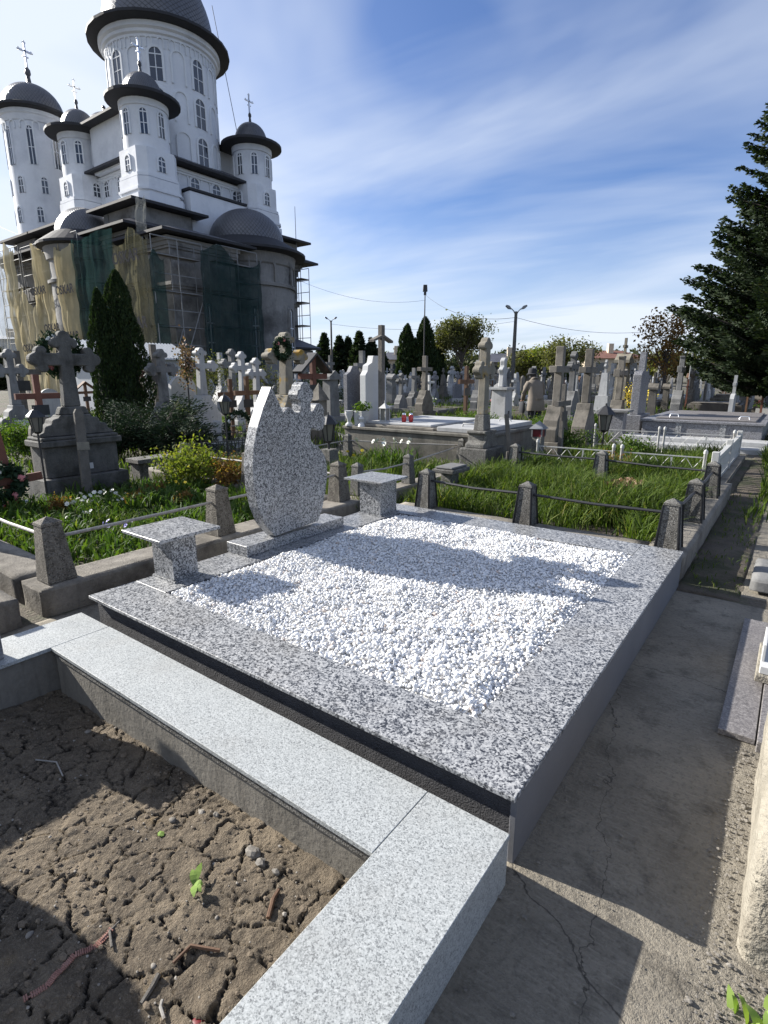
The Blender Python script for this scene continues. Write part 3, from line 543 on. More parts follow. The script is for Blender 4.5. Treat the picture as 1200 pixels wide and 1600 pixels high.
# ================================================================ THE CHURCH
ch = thing('church', 'large white multi-domed church with bare grey lower walls behind scaffolding, left background', 'church', (-43.2, 29.4, 0))
CX, CY = -43.2, 29.4
def cpart(mb, name, mat, parent=None, smooth=False, bevel=0):
    p = parent or ch; o = mb.build(name, mat, p, smooth=smooth, bevel=bevel)
    o.location = (-CX, -CY, 0) if p is ch else (0, 0, 0); return o
def arch_pts(w, h, n=8):       # arched outline centred at 0, foot at 0
    r = w/2; return [(-r, 0), (r, 0)]+[(r*math.cos(a), h-r+r*math.sin(a)) for a in [math.pi*i/n for i in range(n+1)]]
def wall_pt(c, ang, r, off=0): return (c[0]+(r+off)*math.cos(ang), c[1]+(r+off)*math.sin(ang))
ARCH = {}
def arch_mesh(kind, w, h, d, mat):
    """an arched piece lying in the local XZ plane, d deep along local Y (outwards is -Y)"""
    k = (kind, round(w, 3), round(h, 3), round(d, 3), mat.name)
    if k in ARCH: return ARCH[k]
    mb = MB()
    if kind == 'solid': mb.prism([(x, z) for x, z in arch_pts(w, h)], -d, .02, 'Y')
    else:                              # ring: surround with thickness t
        t = kind; o = arch_pts(w+2*t, h+t); i = [(x, z) for x, z in arch_pts(w, h)]; n = len(o)
        vs = [(x, -d, z) for x, z in o]+[(x, -d, z) for x, z in i]+[(x, .02, z) for x, z in o]+[(x, .02, z) for x, z in i]; fs = []
        for a in range(1, n): b = (a+1) % n; fs += [(a, b, n+b, n+a), (2*n+b, 2*n+a, a, b), (n+a, n+b, 3*n+b, 3*n+a)]
        mb.add(vs, fs)
    me = mb.mesh('arch', mat); ARCH[k] = me; return me
def at_wall(name, me, x, y, z, ang, parent):      # ang: outward normal direction
    return link(name, me, parent, (x, y, z), (0, 0, ang+math.pi/2))
def window(x, y, z, ang, w, h, parent, surround=.14, glass=M['window'], bars=True):
    top = parent is ch; ox, oy = (CX, CY) if top else (0, 0)
    fr = at_wall('window_surround', arch_mesh(surround, w, h, .07, M['trim_white'] if parent.get('white', 1) else M['render_grey']), x-ox, y-oy, z, ang, parent)
    gl = at_wall('window_pane', arch_mesh('solid', w, h, .025, glass), x-ox, y-oy, z, ang, parent)
    if bars:
        k = ('bars', round(w, 2), round(h, 2))
        if k not in ARCH: mb = MB(); mb.box(-.03, .03, -.045, -.025, 0, h-.02).box(-w/2, w/2, -.05, -.03, h-w/2-.03, h-w/2+.04).box(-w/2, w/2, -.05, -.03, (h-w/2)*.48, (h-w/2)*.48+.05); ARCH[k] = mb.mesh('bars', M['trim_white'])
        at_wall('glazing_bar', ARCH[k], x-ox, y-oy, z, ang, parent)
def cyl(c, r, z0, z1, n=48, flare=None):
    return MB().lathe(flare or [(r, z0), (r, z1)], (c[0], c[1], 0), n)
def dome_tiles_mat():
    m, t = newmat('diamond_slate_dome'); p = pos(t)
    s = t.add('ShaderNodeSeparateXYZ', ins={0: t.add('ShaderNodeTexCoord').outputs['Object']})
    an = t.math('MULTIPLY', t.math('ARCTAN2', s.outputs[1], s.outputs[0]), 9.5); zz = t.math('MULTIPLY', s.outputs[2], 3.2)
    a = t.math('FRACT', t.math('ADD', an, zz)); b = t.math('FRACT', t.math('SUBTRACT', an, zz)); ln = t.math('MINIMUM', a, b); f = t.rng(ln, .02, .20)
    n = t.noise(p, 3, 4, .6); c = t.mix(n, (.085, .087, .098), (.15, .153, .168)); c = t.mix(f, (.03, .03, .034), c)
    finish(t, c, .42, t.math('ADD', f, t.math('MULTIPLY', a, .5)), .7, .03, metal=.25); return m
M['dome'] = dome_tiles_mat()
def cross_on(mbz, c, z, h, parent):
    r = h*.035; mb = MB(); mb.box(-r, r, -r, r, 0, h)
    # arms span Y, trefoil ends
    za = h*.66; L = h*.27
    mb.box(-r, r, -L, L, za-r, za+r)
    for q in ((0, -L, za), (0, L, za), (0, 0, h)):
        for d in ((0, 0, 0), (0, h*.045, 0), (0, -h*.045, 0), (0, 0, h*.05)): mb.ico((q[0], q[1]+d[1], q[2]+d[2]), h*.042, 1, sub=1, jit=0)
    mb.box(-r*.8, r*.8, -L*.45, L*.45, h*.40, h*.40+r*1.4)
    return mb.build('roof_cross', M['gild'], parent, loc=(c[0], c[1], z))
def ogee(R, H_, z, n=12, fin=.5):
    pr = []
    for i in range(n+1):
        u = i/n; a = u*math.pi/2*.93; pr.append((R*math.cos(a)**.92, z+H_*math.sin(a)))
    pr += [(R*.085, z+H_*1.06), (R*.06, z+H_*1.12+fin*.35), (R*.10, z+H_*1.12+fin*.5), (R*.09, z+H_*1.12+fin*.75), (.02, z+H_*1.12+fin)]
    return pr
def drum(c, name, r, zb, zw, rc, re, ze, rd, hd, wins, cross=0, n=40, blind=None, fin=.5, base=None, dentil=False):
    """round tower head: wall, flared cornice, wide eave disc, shingled dome; wins: list of (z, w, h, angles)"""
    c0 = (c[0]-CX, c[1]-CY)
    w = MB().lathe([(r, zb), (r, zw), (r+.08, zw+.02), (r+.10, zw+.16), (r+(rc-r)*.55, zw+.24), (r+(rc-r)*.6, zw+.42), (rc, zw+.52), (rc, ze-.05)], (0, 0, 0), n).build(name, M['render_white'], ch, smooth=True, loc=(c0[0], c0[1], 0))
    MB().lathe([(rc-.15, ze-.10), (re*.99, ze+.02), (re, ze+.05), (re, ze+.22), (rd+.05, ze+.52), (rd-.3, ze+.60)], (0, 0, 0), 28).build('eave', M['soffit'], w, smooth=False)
    MB().lathe(ogee(rd, hd, ze+.45, fin=fin), (0, 0, 0), 32).build('dome', M['dome'], w, smooth=True)
    if cross: cross_on(None, (0, 0), ze+.45+hd*1.12+fin-.1, cross, w)
    for z, ww, hh, angs in wins:
        for a in angs: x, y = wall_pt((0, 0), a, r*math.cos(ww/2/r)); window(x, y, z, a, ww, hh, w, surround=min(.16, ww*.25))
    for z, ww, hh, angs in (blind or []):
        for a in angs: x, y = wall_pt((0, 0), a, r*math.cos(ww/2/r)); at_wall('blind_arch', arch_mesh(min(.12, ww*.2), ww, hh, .08, M['trim_white']), x, y, z, a, w)
    return w
vis = lambda angs: [a for a in angs if math.cos(a-R_(-56)) > -.25 or math.cos(a-R_(-150)) > .2 or math.cos(a-R_(30)) > .3]
ang16 = [R_(22.5*k+5) for k in range(16)]
A_, B2 = vis(ang16[0::2]), vis(ang16[1::2])
drum((CX, CY), 'main_drum', 3.9, 14.5, 24.6, 4.35, 5.1, 25.5, 4.0, 5.4, [(22.0, .85, 2.05, A_), (19.6, .85, 1.95, A_), (17.0, .9, 1.95, A_)], 3.6, 64, [(22.0, .85, 2.05, B2), (19.6, .85, 1.95, B2), (17.0, .9, 1.95, B2), (24.0, .36, .62, vis([R_(11.25*k) for k in range(32)]))], 1.2)
a8 = [R_(45*k+10) for k in range(8)]
for nm, c, cr in (('turret', (-38.8, 24.7), 1.6), ('turret', (-38.8, 34.1), 1.6), ('turret', (-47.7, 24.7), 1.6), ('turret', (-47.7, 34.1), 1.6)):
    w = drum(c, nm, 1.50, 16.3, 18.85, 1.68, 2.42, 19.35, 1.30, 1.45, [(17.15, .42, 1.5, vis(a8))], 1.30, 32, None, .6)
    q = 1.5
    # square shaft with clipped corners under the round head
    def octa(s, k): return [(-s+k, -s), (s-k, -s), (s, -s+k), (s, s-k), (s-k, s), (-s+k, s), (-s, s-k), (-s, -s+k)]
    mb = MB(); mb.prism(octa(1.52, .5), 13.0, 16.35, 'Z'); mb.build('shaft', M['render_white'], w)
    mb = MB()
    for z0, z1, e in ((14.55, 14.75, .10), (13.7, 13.85, .22), (13.85, 14.5, .14), (13.45, 13.7, .10), (13.0, 13.45, .26)): mb.prism(octa(1.52+e, .5), z0, z1, 'Z')
    mb.build('moulding', M['render_white'], w)
    for a in (-math.pi/2, 0): window(1.53*math.cos(a), 1.53*math.sin(a), 15.0, a, .5, .92, w, surround=.13)
# west towers, taller
for c in ((-54.7, 24.6), (-54.7, 34.2)):
    w = drum(c, 'west_tower', 2.30, 10.5, 21.35, 2.55, 3.05, 22.2, 2.3, 2.05, [(18.2, .42, 2.75, vis(a8)), (16.1, .42, 1.2, vis([a+.25 for a in a8])), (13.9, .42, 1.15, vis(a8))], 1.75, 40, [(20.75, .4, .55, vis([R_(22.5*k) for k in range(16)]))], 1.1)
drum((-52.2, 29.4), 'small_drum', 1.6, 15, 21.0, 1.75, 1.9, 21.5, 1.6, 1.7, [], 0, 24, None, .4)
# raised cross arms and central block
def block(x0, x1, y0, y1, z0, z1, name, mat, bev=0): return cpart(MB().box(x0, x1, y0, y1, z0, z1), name, mat, bevel=bev)
def hip(x0, x1, y0, y1, z, over, zr, mat=M['slate'], inset=None, name='roof', th=.16):
    """low hipped roof with a dark boarded eave"""
    a0, a1, b0, b1 = x0-over, x1+over, y0-over, y1+over; d = inset if inset is not None else min(a1-a0, b1-b0)/2-.05
    mb = MB(); mb.add([(a0, b0, z+th), (a1, b0, z+th), (a1, b1, z+th), (a0, b1, z+th), (a0+d, b0+d, zr), (a1-d, b0+d, zr), (a1-d, b1-d, zr), (a0+d, b1-d, zr)], [(0, 1, 5, 4), (1, 2, 6, 5), (2, 3, 7, 6), (3, 0, 4, 7), (4, 5, 6, 7)])
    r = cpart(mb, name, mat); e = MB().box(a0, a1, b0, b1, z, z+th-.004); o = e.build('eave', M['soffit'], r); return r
block(-47.4, -39.1, 25.0, 33.8, 9, 16.4, 'nave_wall', M['render_white'])
hip(-47.4, -39.1, 25.0, 33.8, 16.45, 1.0, 18.4, inset=4.0)
block(-45.6, -41.2, 24.4, 34.4, 16.3, 19.4, 'transept_gable', M['render_white']); hip(-45.6, -41.2, 24.4, 34.4, 19.4, .75, 20.6)
# arcades below the eaves: east wall and south wall
for k in range(7):
    y = 26.6+k*.97
    if k % 2 == 0: window(-39.1, y+.05, 14.9, 0, .72, 1.05, ch, surround=.16)
    else: at_wall('blind_arch', arch_mesh(.12, .72, 1.25, .07, M['trim_white']), -39.1-CX, y+.05-CY, 14.8, 0, ch)
for k in range(7):
    x = -46.1+k*.97
    if k % 2 == 1: window(x, 25.0, 14.9, -math.pi/2, .6, 1.05, ch, surround=.14)
    else: at_wall('blind_arch', arch_mesh(.12, .7, 1.25, .07, M['trim_white']), x-CX, 25.0-CY, 14.8, -math.pi/2, ch)
for z, e in ((16.1, .2), (15.95, .12)): cpart(MB().box(-47.4-e, -39.1+e, 25.0-e, 33.8+e, z, z+.15), 'cornice', M['trim_white'])
cpart(MB().box(-47.9, -38.7, 24.6, 34.2, 13.5, 13.8).box(-48.1, -38.5, 24.4, 34.4, 13.85, 14.0), 'cornice', M['render_white'])
block(-39.1, -37.0, 26.6, 31.6, 11, 14.3, 'porch_gable', M['render_white']); hip(-39.0, -37.4, 27.0, 31.2, 14.35, .5, 14.62)
# skirt roofs down to the lower body
block(-50.5, -37.6, 23.0, 35.8, 8.5, 12.9, 'shoulder_wall', M['render_white'])
# lower body in bare grey render
def gblock(x0, x1, y0, y1, z0, z1, name='lower_wall'): return block(x0, x1, y0, y1, z0, z1, name, M['render_grey'])
gblock(-56.5, -36.5, 21.6, 36.4, 0, 10.7); hip(-56.5, -36.5, 21.6, 36.4, 10.75, 1.35, 12.2, inset=3.4)
for c in ((-40.6, 22.1, 26.2), (-40.6, 32.7, 36.6), (-50.2, 22.1, 26.2), (-55.8, 22.1, 26.2)):
    x0, y0, y1 = c; gblock(x0, x0+4.1, y0, y1, 9.8, 12.35, 'corner_block'); hip(x0, x0+4.1, y0, y1, 12.4, .85, 13.45)
    cpart(MB().box(x0-.05, x0+.5, y0-.06, y0+.4, 9.9, 12.3).box(x0+3.6, x0+4.16, y0-.06, y0+.5, 9.9, 12.3), 'pilaster', M['stone_grey'])
gblock(-36.6, -32.6, 21.6, 26.6, 0, 9.9); hip(-37.2, -32.6, 21.6, 26.8, 9.95, 1.0, 11.0, inset=2.9)
# main apse and south apse: curved wall, wide eave, half dome
def apse(c, rw, re, rd, ze, hd, n=36, nwin=3, a0=-math.pi/2, zc=(7.8, 9.3)):
    c0 = (c[0]-CX, c[1]-CY)
    w = MB().lathe([(rw+.25, 0), (rw+.25, .9), (rw, 1.0), (rw, zc[0]), (rw+.18, zc[0]+.05), (rw+.2, zc[0]+.25), (rw+.05, zc[0]+.3), (rw, zc[0]+.45), (rw, zc[1]), (rw+.12, zc[1]+.1), (rw+.2, ze-.3), (rw+.25, ze)], (0, 0, 0), n).build('apse_wall', M['render_grey'], ch, smooth=True, loc=(c0[0], c0[1], 0))
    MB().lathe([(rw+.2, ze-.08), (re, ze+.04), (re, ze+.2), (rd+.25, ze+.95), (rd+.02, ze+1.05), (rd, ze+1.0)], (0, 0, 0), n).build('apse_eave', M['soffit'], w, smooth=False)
    MB().lathe([(rd*math.cos(a)+.001, ze+.98+hd*math.sin(a)) for a in [math.pi/2*i/9 for i in range(10)]], (0, 0, 0), n).build('half_dome', M['dome'], w, smooth=True)
    return w
wa = apse((-35.2, 30.0), 3.35, 4.35, 2.75, 10.15, 2.35); ws_ = apse((-43.2, 21.9), 2.6, 3.25, 1.95, 10.3, 1.85)
def tall_window(x, y, z, ang, w, h, parent, ox=0, oy=0):
    at_wall('window_recess', arch_mesh('solid', w+.5, h+.5, .03, M['render_grey']), x-ox, y-oy, z-.2, ang, parent)
    at_wall('window_surround', arch_mesh(.16, w, h, .10, M['render_grey']), x-ox, y-oy, z, ang, parent)
    at_wall('window_pane', arch_mesh('solid', w, h, .05, M['window']), x-ox, y-oy, z, ang, parent)
    mb = MB(); mb.box(-.03, .03, -.09, -.05, 0, h*.95); 
    for zz in (.33, .66): mb.box(-w/2, w/2, -.09, -.05, h*zz, h*zz+.08)
    at_wall('glazing_bar', mb.mesh('bars', M['trim_white']), x-ox, y-oy, z, ang, parent)
for a in (-.62, .38): x, y = wall_pt((0, 0), a, 3.33); tall_window(x, y, 2.2, a, .55, 4.2, wa)
for a in (-1.1, -.3, .6): x, y = wall_pt((0, 0), a, 3.33); at_wall('blind_arch', arch_mesh(.15, 1.1, 1.6, .10, M['render_grey']), x, y, 8.0, a, wa)
for y in (32.3, 34.2, 35.6): at_wall('blind_arch', arch_mesh(.14, .8, 2.2, .10, M['render_grey']), -36.5-CX, y+.2-CY, 8.0, 0, ch)
tall_window(-32.6, 24.2, 2.4, 0, .6, 3.8, ch, CX, CY)
mb = MB()
for z0, z1, e in ((9.2, 9.35, .12), (9.35, 9.6, .2), (9.6, 9.85, .3), (6.9, 7.05, .12), (7.05, 7.25, .2)): mb.box(-36.9, -32.6+e, 21.6-e, 26.6+e, z0, z1)
for z0, z1, e in ((10.0, 10.2, .12), (10.2, 10.45, .25), (10.45, 10.7, .38), (7.3, 7.5, .14), (7.5, 7.75, .24)): mb.box(-56.5-e, -36.5+e, 21.6-e, 36.4+e, z0, z1)
cpart(mb, 'cornice', M['render_grey'])
for x in (-50, -47.3): tall_window(x, 21.6, 2.4, -math.pi/2, .7, 4., ch, CX, CY)
# low porch at the north-east corner
block(-36.4, -34.6, 33.6, 36.2, 0, 3.6, 'porch', M['render_grey']); hip(-36.4, -34.6, 33.6, 36.2, 3.65, .5, 4.5, inset=1.3)
cpart(MB().box(-34.59, -34.5, 34.2, 35.2, 0, 2.3), 'doorway', M['window'])

# ---------------------------------------------------------------- scaffolding and nets
POLE = MB().tube((0, 0, 0), (0, 0, 1), .030, n=6).mesh('pole', M['tube_grey'])
def rod(name, a, b, parent, mat=None):
    a = Vector(a); b = Vector(b); d = b-a; o = link(name, POLE, parent, a); o.rotation_mode = 'QUATERNION'; o.rotation_quaternion = d.to_track_quat('Z', 'Y'); o.scale = (1, 1, d.length)
    if mat: o.material_slots[0].link = 'OBJECT'; o.material_slots[0].material = mat
    return o
def scaffold(label, origin, dirv, nb, nl, bay=2.0, lift=2.0, depth=.9, z0=0, mat=None, planks=True):
    s = thing('scaffold', label, 'scaffold', (origin[0], origin[1], 0), math.atan2(dirv[1], dirv[0]), 'scaffolds around the church')
    top = z0+nl*lift+.9
    for i in range(nb+1):
        for d in (0, depth): rod('standard', (i*bay, d, z0), (i*bay, d, top), s, mat)
    for k in range(1, nl+1):
        z = z0+k*lift
        for d in (0, depth): rod('ledger', (0, d, z), (nb*bay, d, z), s, mat)
        rod('guard_rail', (0, 0, z+.95), (nb*bay, 0, z+.95), s, mat)
        if planks: link('platform', PLANK, s, (0, .05, z+.03)).scale = (nb*bay, depth-.1, 1)
    for i in range(nb): rod('brace', (i*bay, 0, z0+lift*(i % 2)), ((i+1)*bay, 0, z0+lift*(2+i % 2)), s, mat)
    return s
PLANK = MB().box(0, 1, 0, 1, 0, .05).mesh('plank', M['wood_grey'])
scaffold('scaffold on the right corner of the church under the long eave', (-35.6, 37.0), (-1, .0), 2, 5, 1.3, 1.9, 1.0, 0, M['black_metal'])
scaffold('scaffold frames in front of the round main apse of the church', (-31.0, 23.9), (.0, 1), 2, 4, 1.65, 2.0, .8, .6)
scaffold('scaffold frames on the corner left of the main apse of the church', (-31.0, 19.4), (.0, 1), 2, 4, 1.7, 2.0, .8, .4)
scaffold('scaffold at the far left corner of the church', (-54.2, 20.0), (1, 0), 3, 5, 1.4, 2.05, .9)
scaffold('scaffold along the south side of the church behind the yellow nets', (-49.6, 20.0), (1, 0), 5, 5, 1.8, 2.0, .9)
def netmat(name, c, alpha, trans=.5):
    m, t = newmat(name); p = pos(t); n = t.noise(p, 2.5, 4, .6); cc = t.mix(n, tuple(x*.7 for x in c), c)
    d = t.add('ShaderNodeBsdfDiffuse', ins={0: cc}); tr = t.add('ShaderNodeBsdfTranslucent', ins={0: cc}); mx = t.add('ShaderNodeMixShader', ins={0: trans, 1: d, 2: tr})
    tp = t.add('ShaderNodeBsdfTransparent'); f = t.rng(t.noise(t.map(p, loc=(2, 2, 2)), .9, 3, .5), .3, .7, alpha-.12, alpha+.10); m2 = t.add('ShaderNodeMixShader', ins={0: f, 1: tp, 2: mx}); t.add('ShaderNodeOutputMaterial', ins={0: m2}); return m
M['net_yellow'] = netmat('yellow_scaffold_net', (.70, .61, .39), .90); M['net_green'] = netmat('green_scaffold_net', (.026, .056, .054), .74, .3); M['net_haze'] = netmat('thin_grey_net', (.5, .5, .45), .45); M['net_khaki'] = netmat('khaki_scaffold_net', (.22, .205, .125), .66)
M['print'], t = newmat('dark_net_print'); t.add('ShaderNodeOutputMaterial', ins={0: t.add('ShaderNodeBsdfDiffuse', ins={0: (.05, .05, .055)})})
def net(label, p0, p1, z0, z1, mat, seed, texts=(), sag=.25, fold=.16, ragged=.4, nu=44, nv=26):
    p0 = np.array(p0); p1 = np.array(p1); L = np.linalg.norm(p1-p0); d = (p1-p0)/L; nrm = np.array([d[1], -d[0]])
    u, v = np.meshgrid(np.linspace(0, 1, nu+1), np.linspace(0, 1, nv+1))
    topz = z1-ragged*(.5+.5*np.sin(u*7+seed))-sag*(.5*np.abs(np.sin(u*L*math.pi/1.75))+.7*np.abs(fbm(u*L*1.3+seed*3, u*0+seed))); botz = z0+.15*np.sin(u*9+seed)
    z = botz+(topz-botz)*v; off = fold*(.22*np.sin(u*L*2.3+seed+1.6*np.sin(v*3+seed))+1.1*fbm(u*L*.9+seed, v*1.6+seed)+.6*fbm(u*L*3.1+seed, v*1.1))+.10*np.abs(np.sin(v*math.pi*(z1-z0)/2.05))
    X = p0[0]+d[0]*u*L+nrm[0]*off; Y = p0[1]+d[1]*u*L+nrm[1]*off; Vt = np.stack([X-p0[0], Y-p0[1], z], -1).reshape(-1, 3); ii = np.arange(Vt.shape[0]).reshape(nv+1, nu+1)
    o = link('scaffold_net', npmesh('scaffold_net', Vt, np.stack([ii[:-1, :-1], ii[:-1, 1:], ii[1:, 1:], ii[1:, :-1]], -1).reshape(-1, 4), mat, True), None, (p0[0], p0[1], 0)); tag(o, label, 'scaffold net', 'nets hung on the church scaffolds')
    for (uu, zz, s) in texts:
        tx = text_mesh('OSKAR', s, M['print']); q = d*L*uu+nrm*(.42); e = link('net_lettering', tx, o, (q[0], q[1], zz), (math.pi/2, 0, math.atan2(d[1], d[0])))
    return o
def text_mesh(body, size, mat, ext=.004, font=None):
    k = ('txt', body, size, mat.name)
    if k in ARCH: return ARCH[k]
    cu = bpy.data.curves.new('lettering', 'FONT'); cu.body = body; cu.size = size; cu.extrude = ext; cu.align_x = 'CENTER'; cu.resolution_u = 3; cu.offset = size*.02
    ob = bpy.data.objects.new('tmp', cu); COL.objects.link(ob); bpy.context.view_layer.update(); me = bpy.data.meshes.new_from_object(ob.evaluated_get(bpy.context.evaluated_depsgraph_get())); bpy.data.objects.remove(ob); me.materials.clear(); me.materials.append(mat); ARCH[k] = me; return me
Y9 = 19.3
net('torn thin grey net flapping on the far left scaffold', (-54.0, Y9), (-50.6, Y9), 1, 11.8, M['net_haze'], 1, (), .3, .3, 1.2)
net('narrow yellow net strip hanging at the far left of the church', (-50.9, Y9), (-48.9, Y9-.1), 1, 11.4, M['net_yellow'], 2, (), .2, .25, .8, 14)
net('yellow net with a torn sloping top, leftmost of the wide ones', (-49.4, Y9), (-45.9, Y9-.05), 0, 8.2, M['net_yellow'], 3, ((.5, 3.3, .75),), .3, .3, 1.6)
net('tall yellow printed net left of the green net on the church', (-46.5, Y9+.1), (-42.0, Y9+.1), 0, 10.9, M['net_yellow'], 4, ((.3, 7.2, .75), (.6, 4.6, .75), (.8, 1.8, .75)), .3, .35, .8)
net('yellow printed net edging the green net by the small side apse', (-42.4, Y9), (-39.8, Y9), 0, 10.1, M['net_yellow'], 5, ((.55, 6.9, .8), (.55, 3.9, .8)), .2, .3, .3)
net('dark green net over the small side apse of the church', (-40.0, Y9), (-34.7, Y9), 0, 10.3, M['net_green'], 6, (), .1, .12, .2)
net('khaki printed net hanging beside the corner of the church', (-34.7, Y9), (-31.2, Y9), 0, 10.0, M['net_khaki'], 7, ((.5, 8.0, .9), (.55, 4.3, .9)), .3, .3, .8)
net('narrow green net strip at the church corner left of the frames', (-31.2, Y9), (-30.6, 19.9), 0, 8.6, M['net_green'], 8, (), .2, .3, .5, 14)
net('torn dark green net over the round main apse of the church', (-30.8, 22.4), (-30.8, 27.2), .3, 9.7, M['net_green'], 9, (), .4, .3, 1.1)
net('rolled pale green net bundle on the church corner roof', (-34.6, 20.9), (-33.6, 20.9), 9.8, 12.2, M['net_haze'], 10, (), .1, .15, .2, 10)
# ================================================================ VEGETATION TOOLS
def blades(P, h, w=.006, lean=.35, rs=None):
    rs = rs or RS; n = len(P); h = np.asarray(h); an = rs.uniform(0, 6.283, n); ln = np.abs(rs.normal(lean, lean*.5, n))*h; dx, dy = np.cos(an)*ln, np.sin(an)*ln; wa = an+rs.uniform(.6, 2.4, n); wx, wy = np.cos(wa), np.sin(wa); ww = w*rs.uniform(.6, 1.3, n)
    V = np.zeros((n, 7, 3)); 
    for k, (u, wd) in enumerate([(0, .8), (.4, 1.), (.75, .7)]):
        cx = P[:, 0]+dx*u**2; cy = P[:, 1]+dy*u**2; cz = P[:, 2]+h*(u-.18*u**3)
        V[:, 2*k] = np.stack([cx-wx*ww*wd, cy-wy*ww*wd, cz], -1); V[:, 2*k+1] = np.stack([cx+wx*ww*wd, cy+wy*ww*wd, cz], -1)
    V[:, 6] = np.stack([P[:, 0]+dx, P[:, 1]+dy, P[:, 2]+h*(.82-rs.uniform(0, .25, n)*(ln/h))], -1)
    f = np.array([(0, 1, 3), (0, 3, 2), (2, 3, 5), (2, 5, 4), (4, 5, 6)]); F = (f[None]+(np.arange(n)*7)[:, None, None]).reshape(-1, 3)
    return V.reshape(-1, 3), F, np.repeat(np.clip(rs.beta(1.6, 2.2, n), 0, 1), 5)
def grass(name, label, rects, dens, hr, mat, w=.006, lean=.4, seed=0, z=0., clump=1.5, mask=None):
    rs = np.random.RandomState(seed); PP = []; HH = []
    for x0, x1, y0, y1 in rects:
        n = int((x1-x0)*(y1-y0)*dens); x = rs.uniform(x0, x1, n); y = rs.uniform(y0, y1, n); d = fbm(x*clump+seed, y*clump); k = d+rs.uniform(-.35, .35, n) > -.15; x, y, d = x[k], y[k], d[k]
        PP.append(np.stack([x, y, np.full(x.size, z)], -1)); HH.append(rs.uniform(*hr, x.size)*(1+.7*d))
    P = np.concatenate(PP); h = np.concatenate(HH)
    if mask is not None: k = mask(P[:, 0], P[:, 1]); P = P[k]; h = h[k]
    V, F, r = blades(P, h, w, lean, rs); return tag(stuff(link(name, npmesh(name, V, F, M[mat], False, r))), label, 'grass' if 'grass' in name else 'plants')
def leafcloud(P, size, rs, up=.3, asp=.5, dirs=None):
    """one folded leaf-shaped face pair per point"""
    n = len(P); d = dirs if dirs is not None else rs.normal(0, 1, (n, 3)); d = d/np.linalg.norm(d, axis=1)[:, None]; a = rs.normal(0, 1, (n, 3)); a[:, 2] *= .6; s = np.cross(d, a); s /= (np.linalg.norm(s, axis=1)[:, None]+1e-9); size = np.asarray(size)[:, None] if np.ndim(size) else size
    V = np.stack([P-d*size*.5, P+s*size*asp*.5, P+d*size*.5, P-s*size*asp*.5], 1).reshape(-1, 3); F = (np.arange(n)*4)[:, None]+np.array([0, 1, 2, 3])[None]
    return V, F
def plant_mesh(name, P, size, mat, rs, asp=.5, dirs=None, rnd=None):
    V, F = leafcloud(P, size, rs, asp=asp, dirs=dirs); return npmesh(name, V, F, M[mat], False, np.clip(rs.beta(1.5, 2, len(F)) if rnd is None else rnd, 0, 1))
def shrub(label, c, r, h, mat, n=2600, leaf=.035, seed=0, cat='shrub', z0=0., name='shrub', group=None, stems=6):
    rs = np.random.RandomState(seed); t = thing(name, label, cat, (c[0], c[1], z0), 0, group); nb = 16
    cen = np.stack([rs.normal(0, .42, nb)*r, rs.normal(0, .42, nb)*r, rs.uniform(.3, .85, nb)*h], -1); k = rs.randint(0, nb, n); P = cen[k]+rs.normal(0, 1, (n, 3))*np.array([r*.24, r*.24, h*.13]); P[:, 2] = np.clip(P[:, 2], .03, None)
    link('foliage', plant_mesh('foliage', P, leaf*rs.uniform(.6, 1.3, n), mat, rs, .5), t)
    mb = MB()
    for i in range(stems): e = cen[i % nb]; mb.path([(0, 0, 0), (e[0]*.4, e[1]*.4, e[2]*.5), tuple(e)], [.012, .008, .003], 5)
    stuff(mb.build('stem', M['bark'], t)); return t
def clump(label, c, n, h, w, mat, seed=0, z0=0, cat='plant', spread=.12, flowers=None, name='plant', group=None):
    """strap-leaved garden plant: broad curved leaves and, if asked, blooms on stalks"""
    rs = np.random.RandomState(seed); t = thing(name, label, cat, (c[0], c[1], z0), 0, group); P = np.stack([rs.normal(0, spread, n), rs.normal(0, spread, n), np.zeros(n)], -1); V, F, r = blades(P, rs.uniform(.6, 1.1, n)*h, w, .45, rs); link('leaves', npmesh('leaves', V, F, M[mat], True, r), t)
    if flowers:
        m, fs, nf, fh = flowers; rs2 = np.random.RandomState(seed+9); ste = MB()
        for k in range(nf):
            x, y = rs2.normal(0, spread*1.1, 2); z = fh*rs2.uniform(.8, 1.1); ste.path([(x*.6, y*.6, 0), (x, y, z)], [.003, .0025], 4)
            fl = MB()
            for a in range(6): an = a*math.pi/3+k; e = Vector((math.cos(an), math.sin(an), .25))*fs; s = Vector((-math.sin(an), math.cos(an), 0))*fs*.42; o = Vector((0, 0, 0)); fl.add([o, e*.6-s, e, e*.6+s], [(0, 1, 2, 3)])
            fl.lathe([(fs*.2, 0), (fs*.3, fs*.45)], n=6); fl.build('flower', M[m], t, loc=(x, y, z), rot=(rs2.uniform(-1, 1), rs2.uniform(-1, 1), 0))
        stuff(ste.build('stalks', M['leaf_bright'], t))
    return t
def wreath_mesh(r=.24, seed=0, arc=2*math.pi):
    rs = np.random.RandomState(seed); n = 1500; a = rs.uniform(0, arc, n); q = rs.normal(0, .035, (n, 2)); P = np.stack([q[:, 0]*1.1, (r+q[:, 1])*np.cos(a), (r+q[:, 1])*np.sin(a)], -1); return plant_mesh('wreath', P, .075*rs.uniform(.6, 1.3, n), 'wreath', rs, .4)
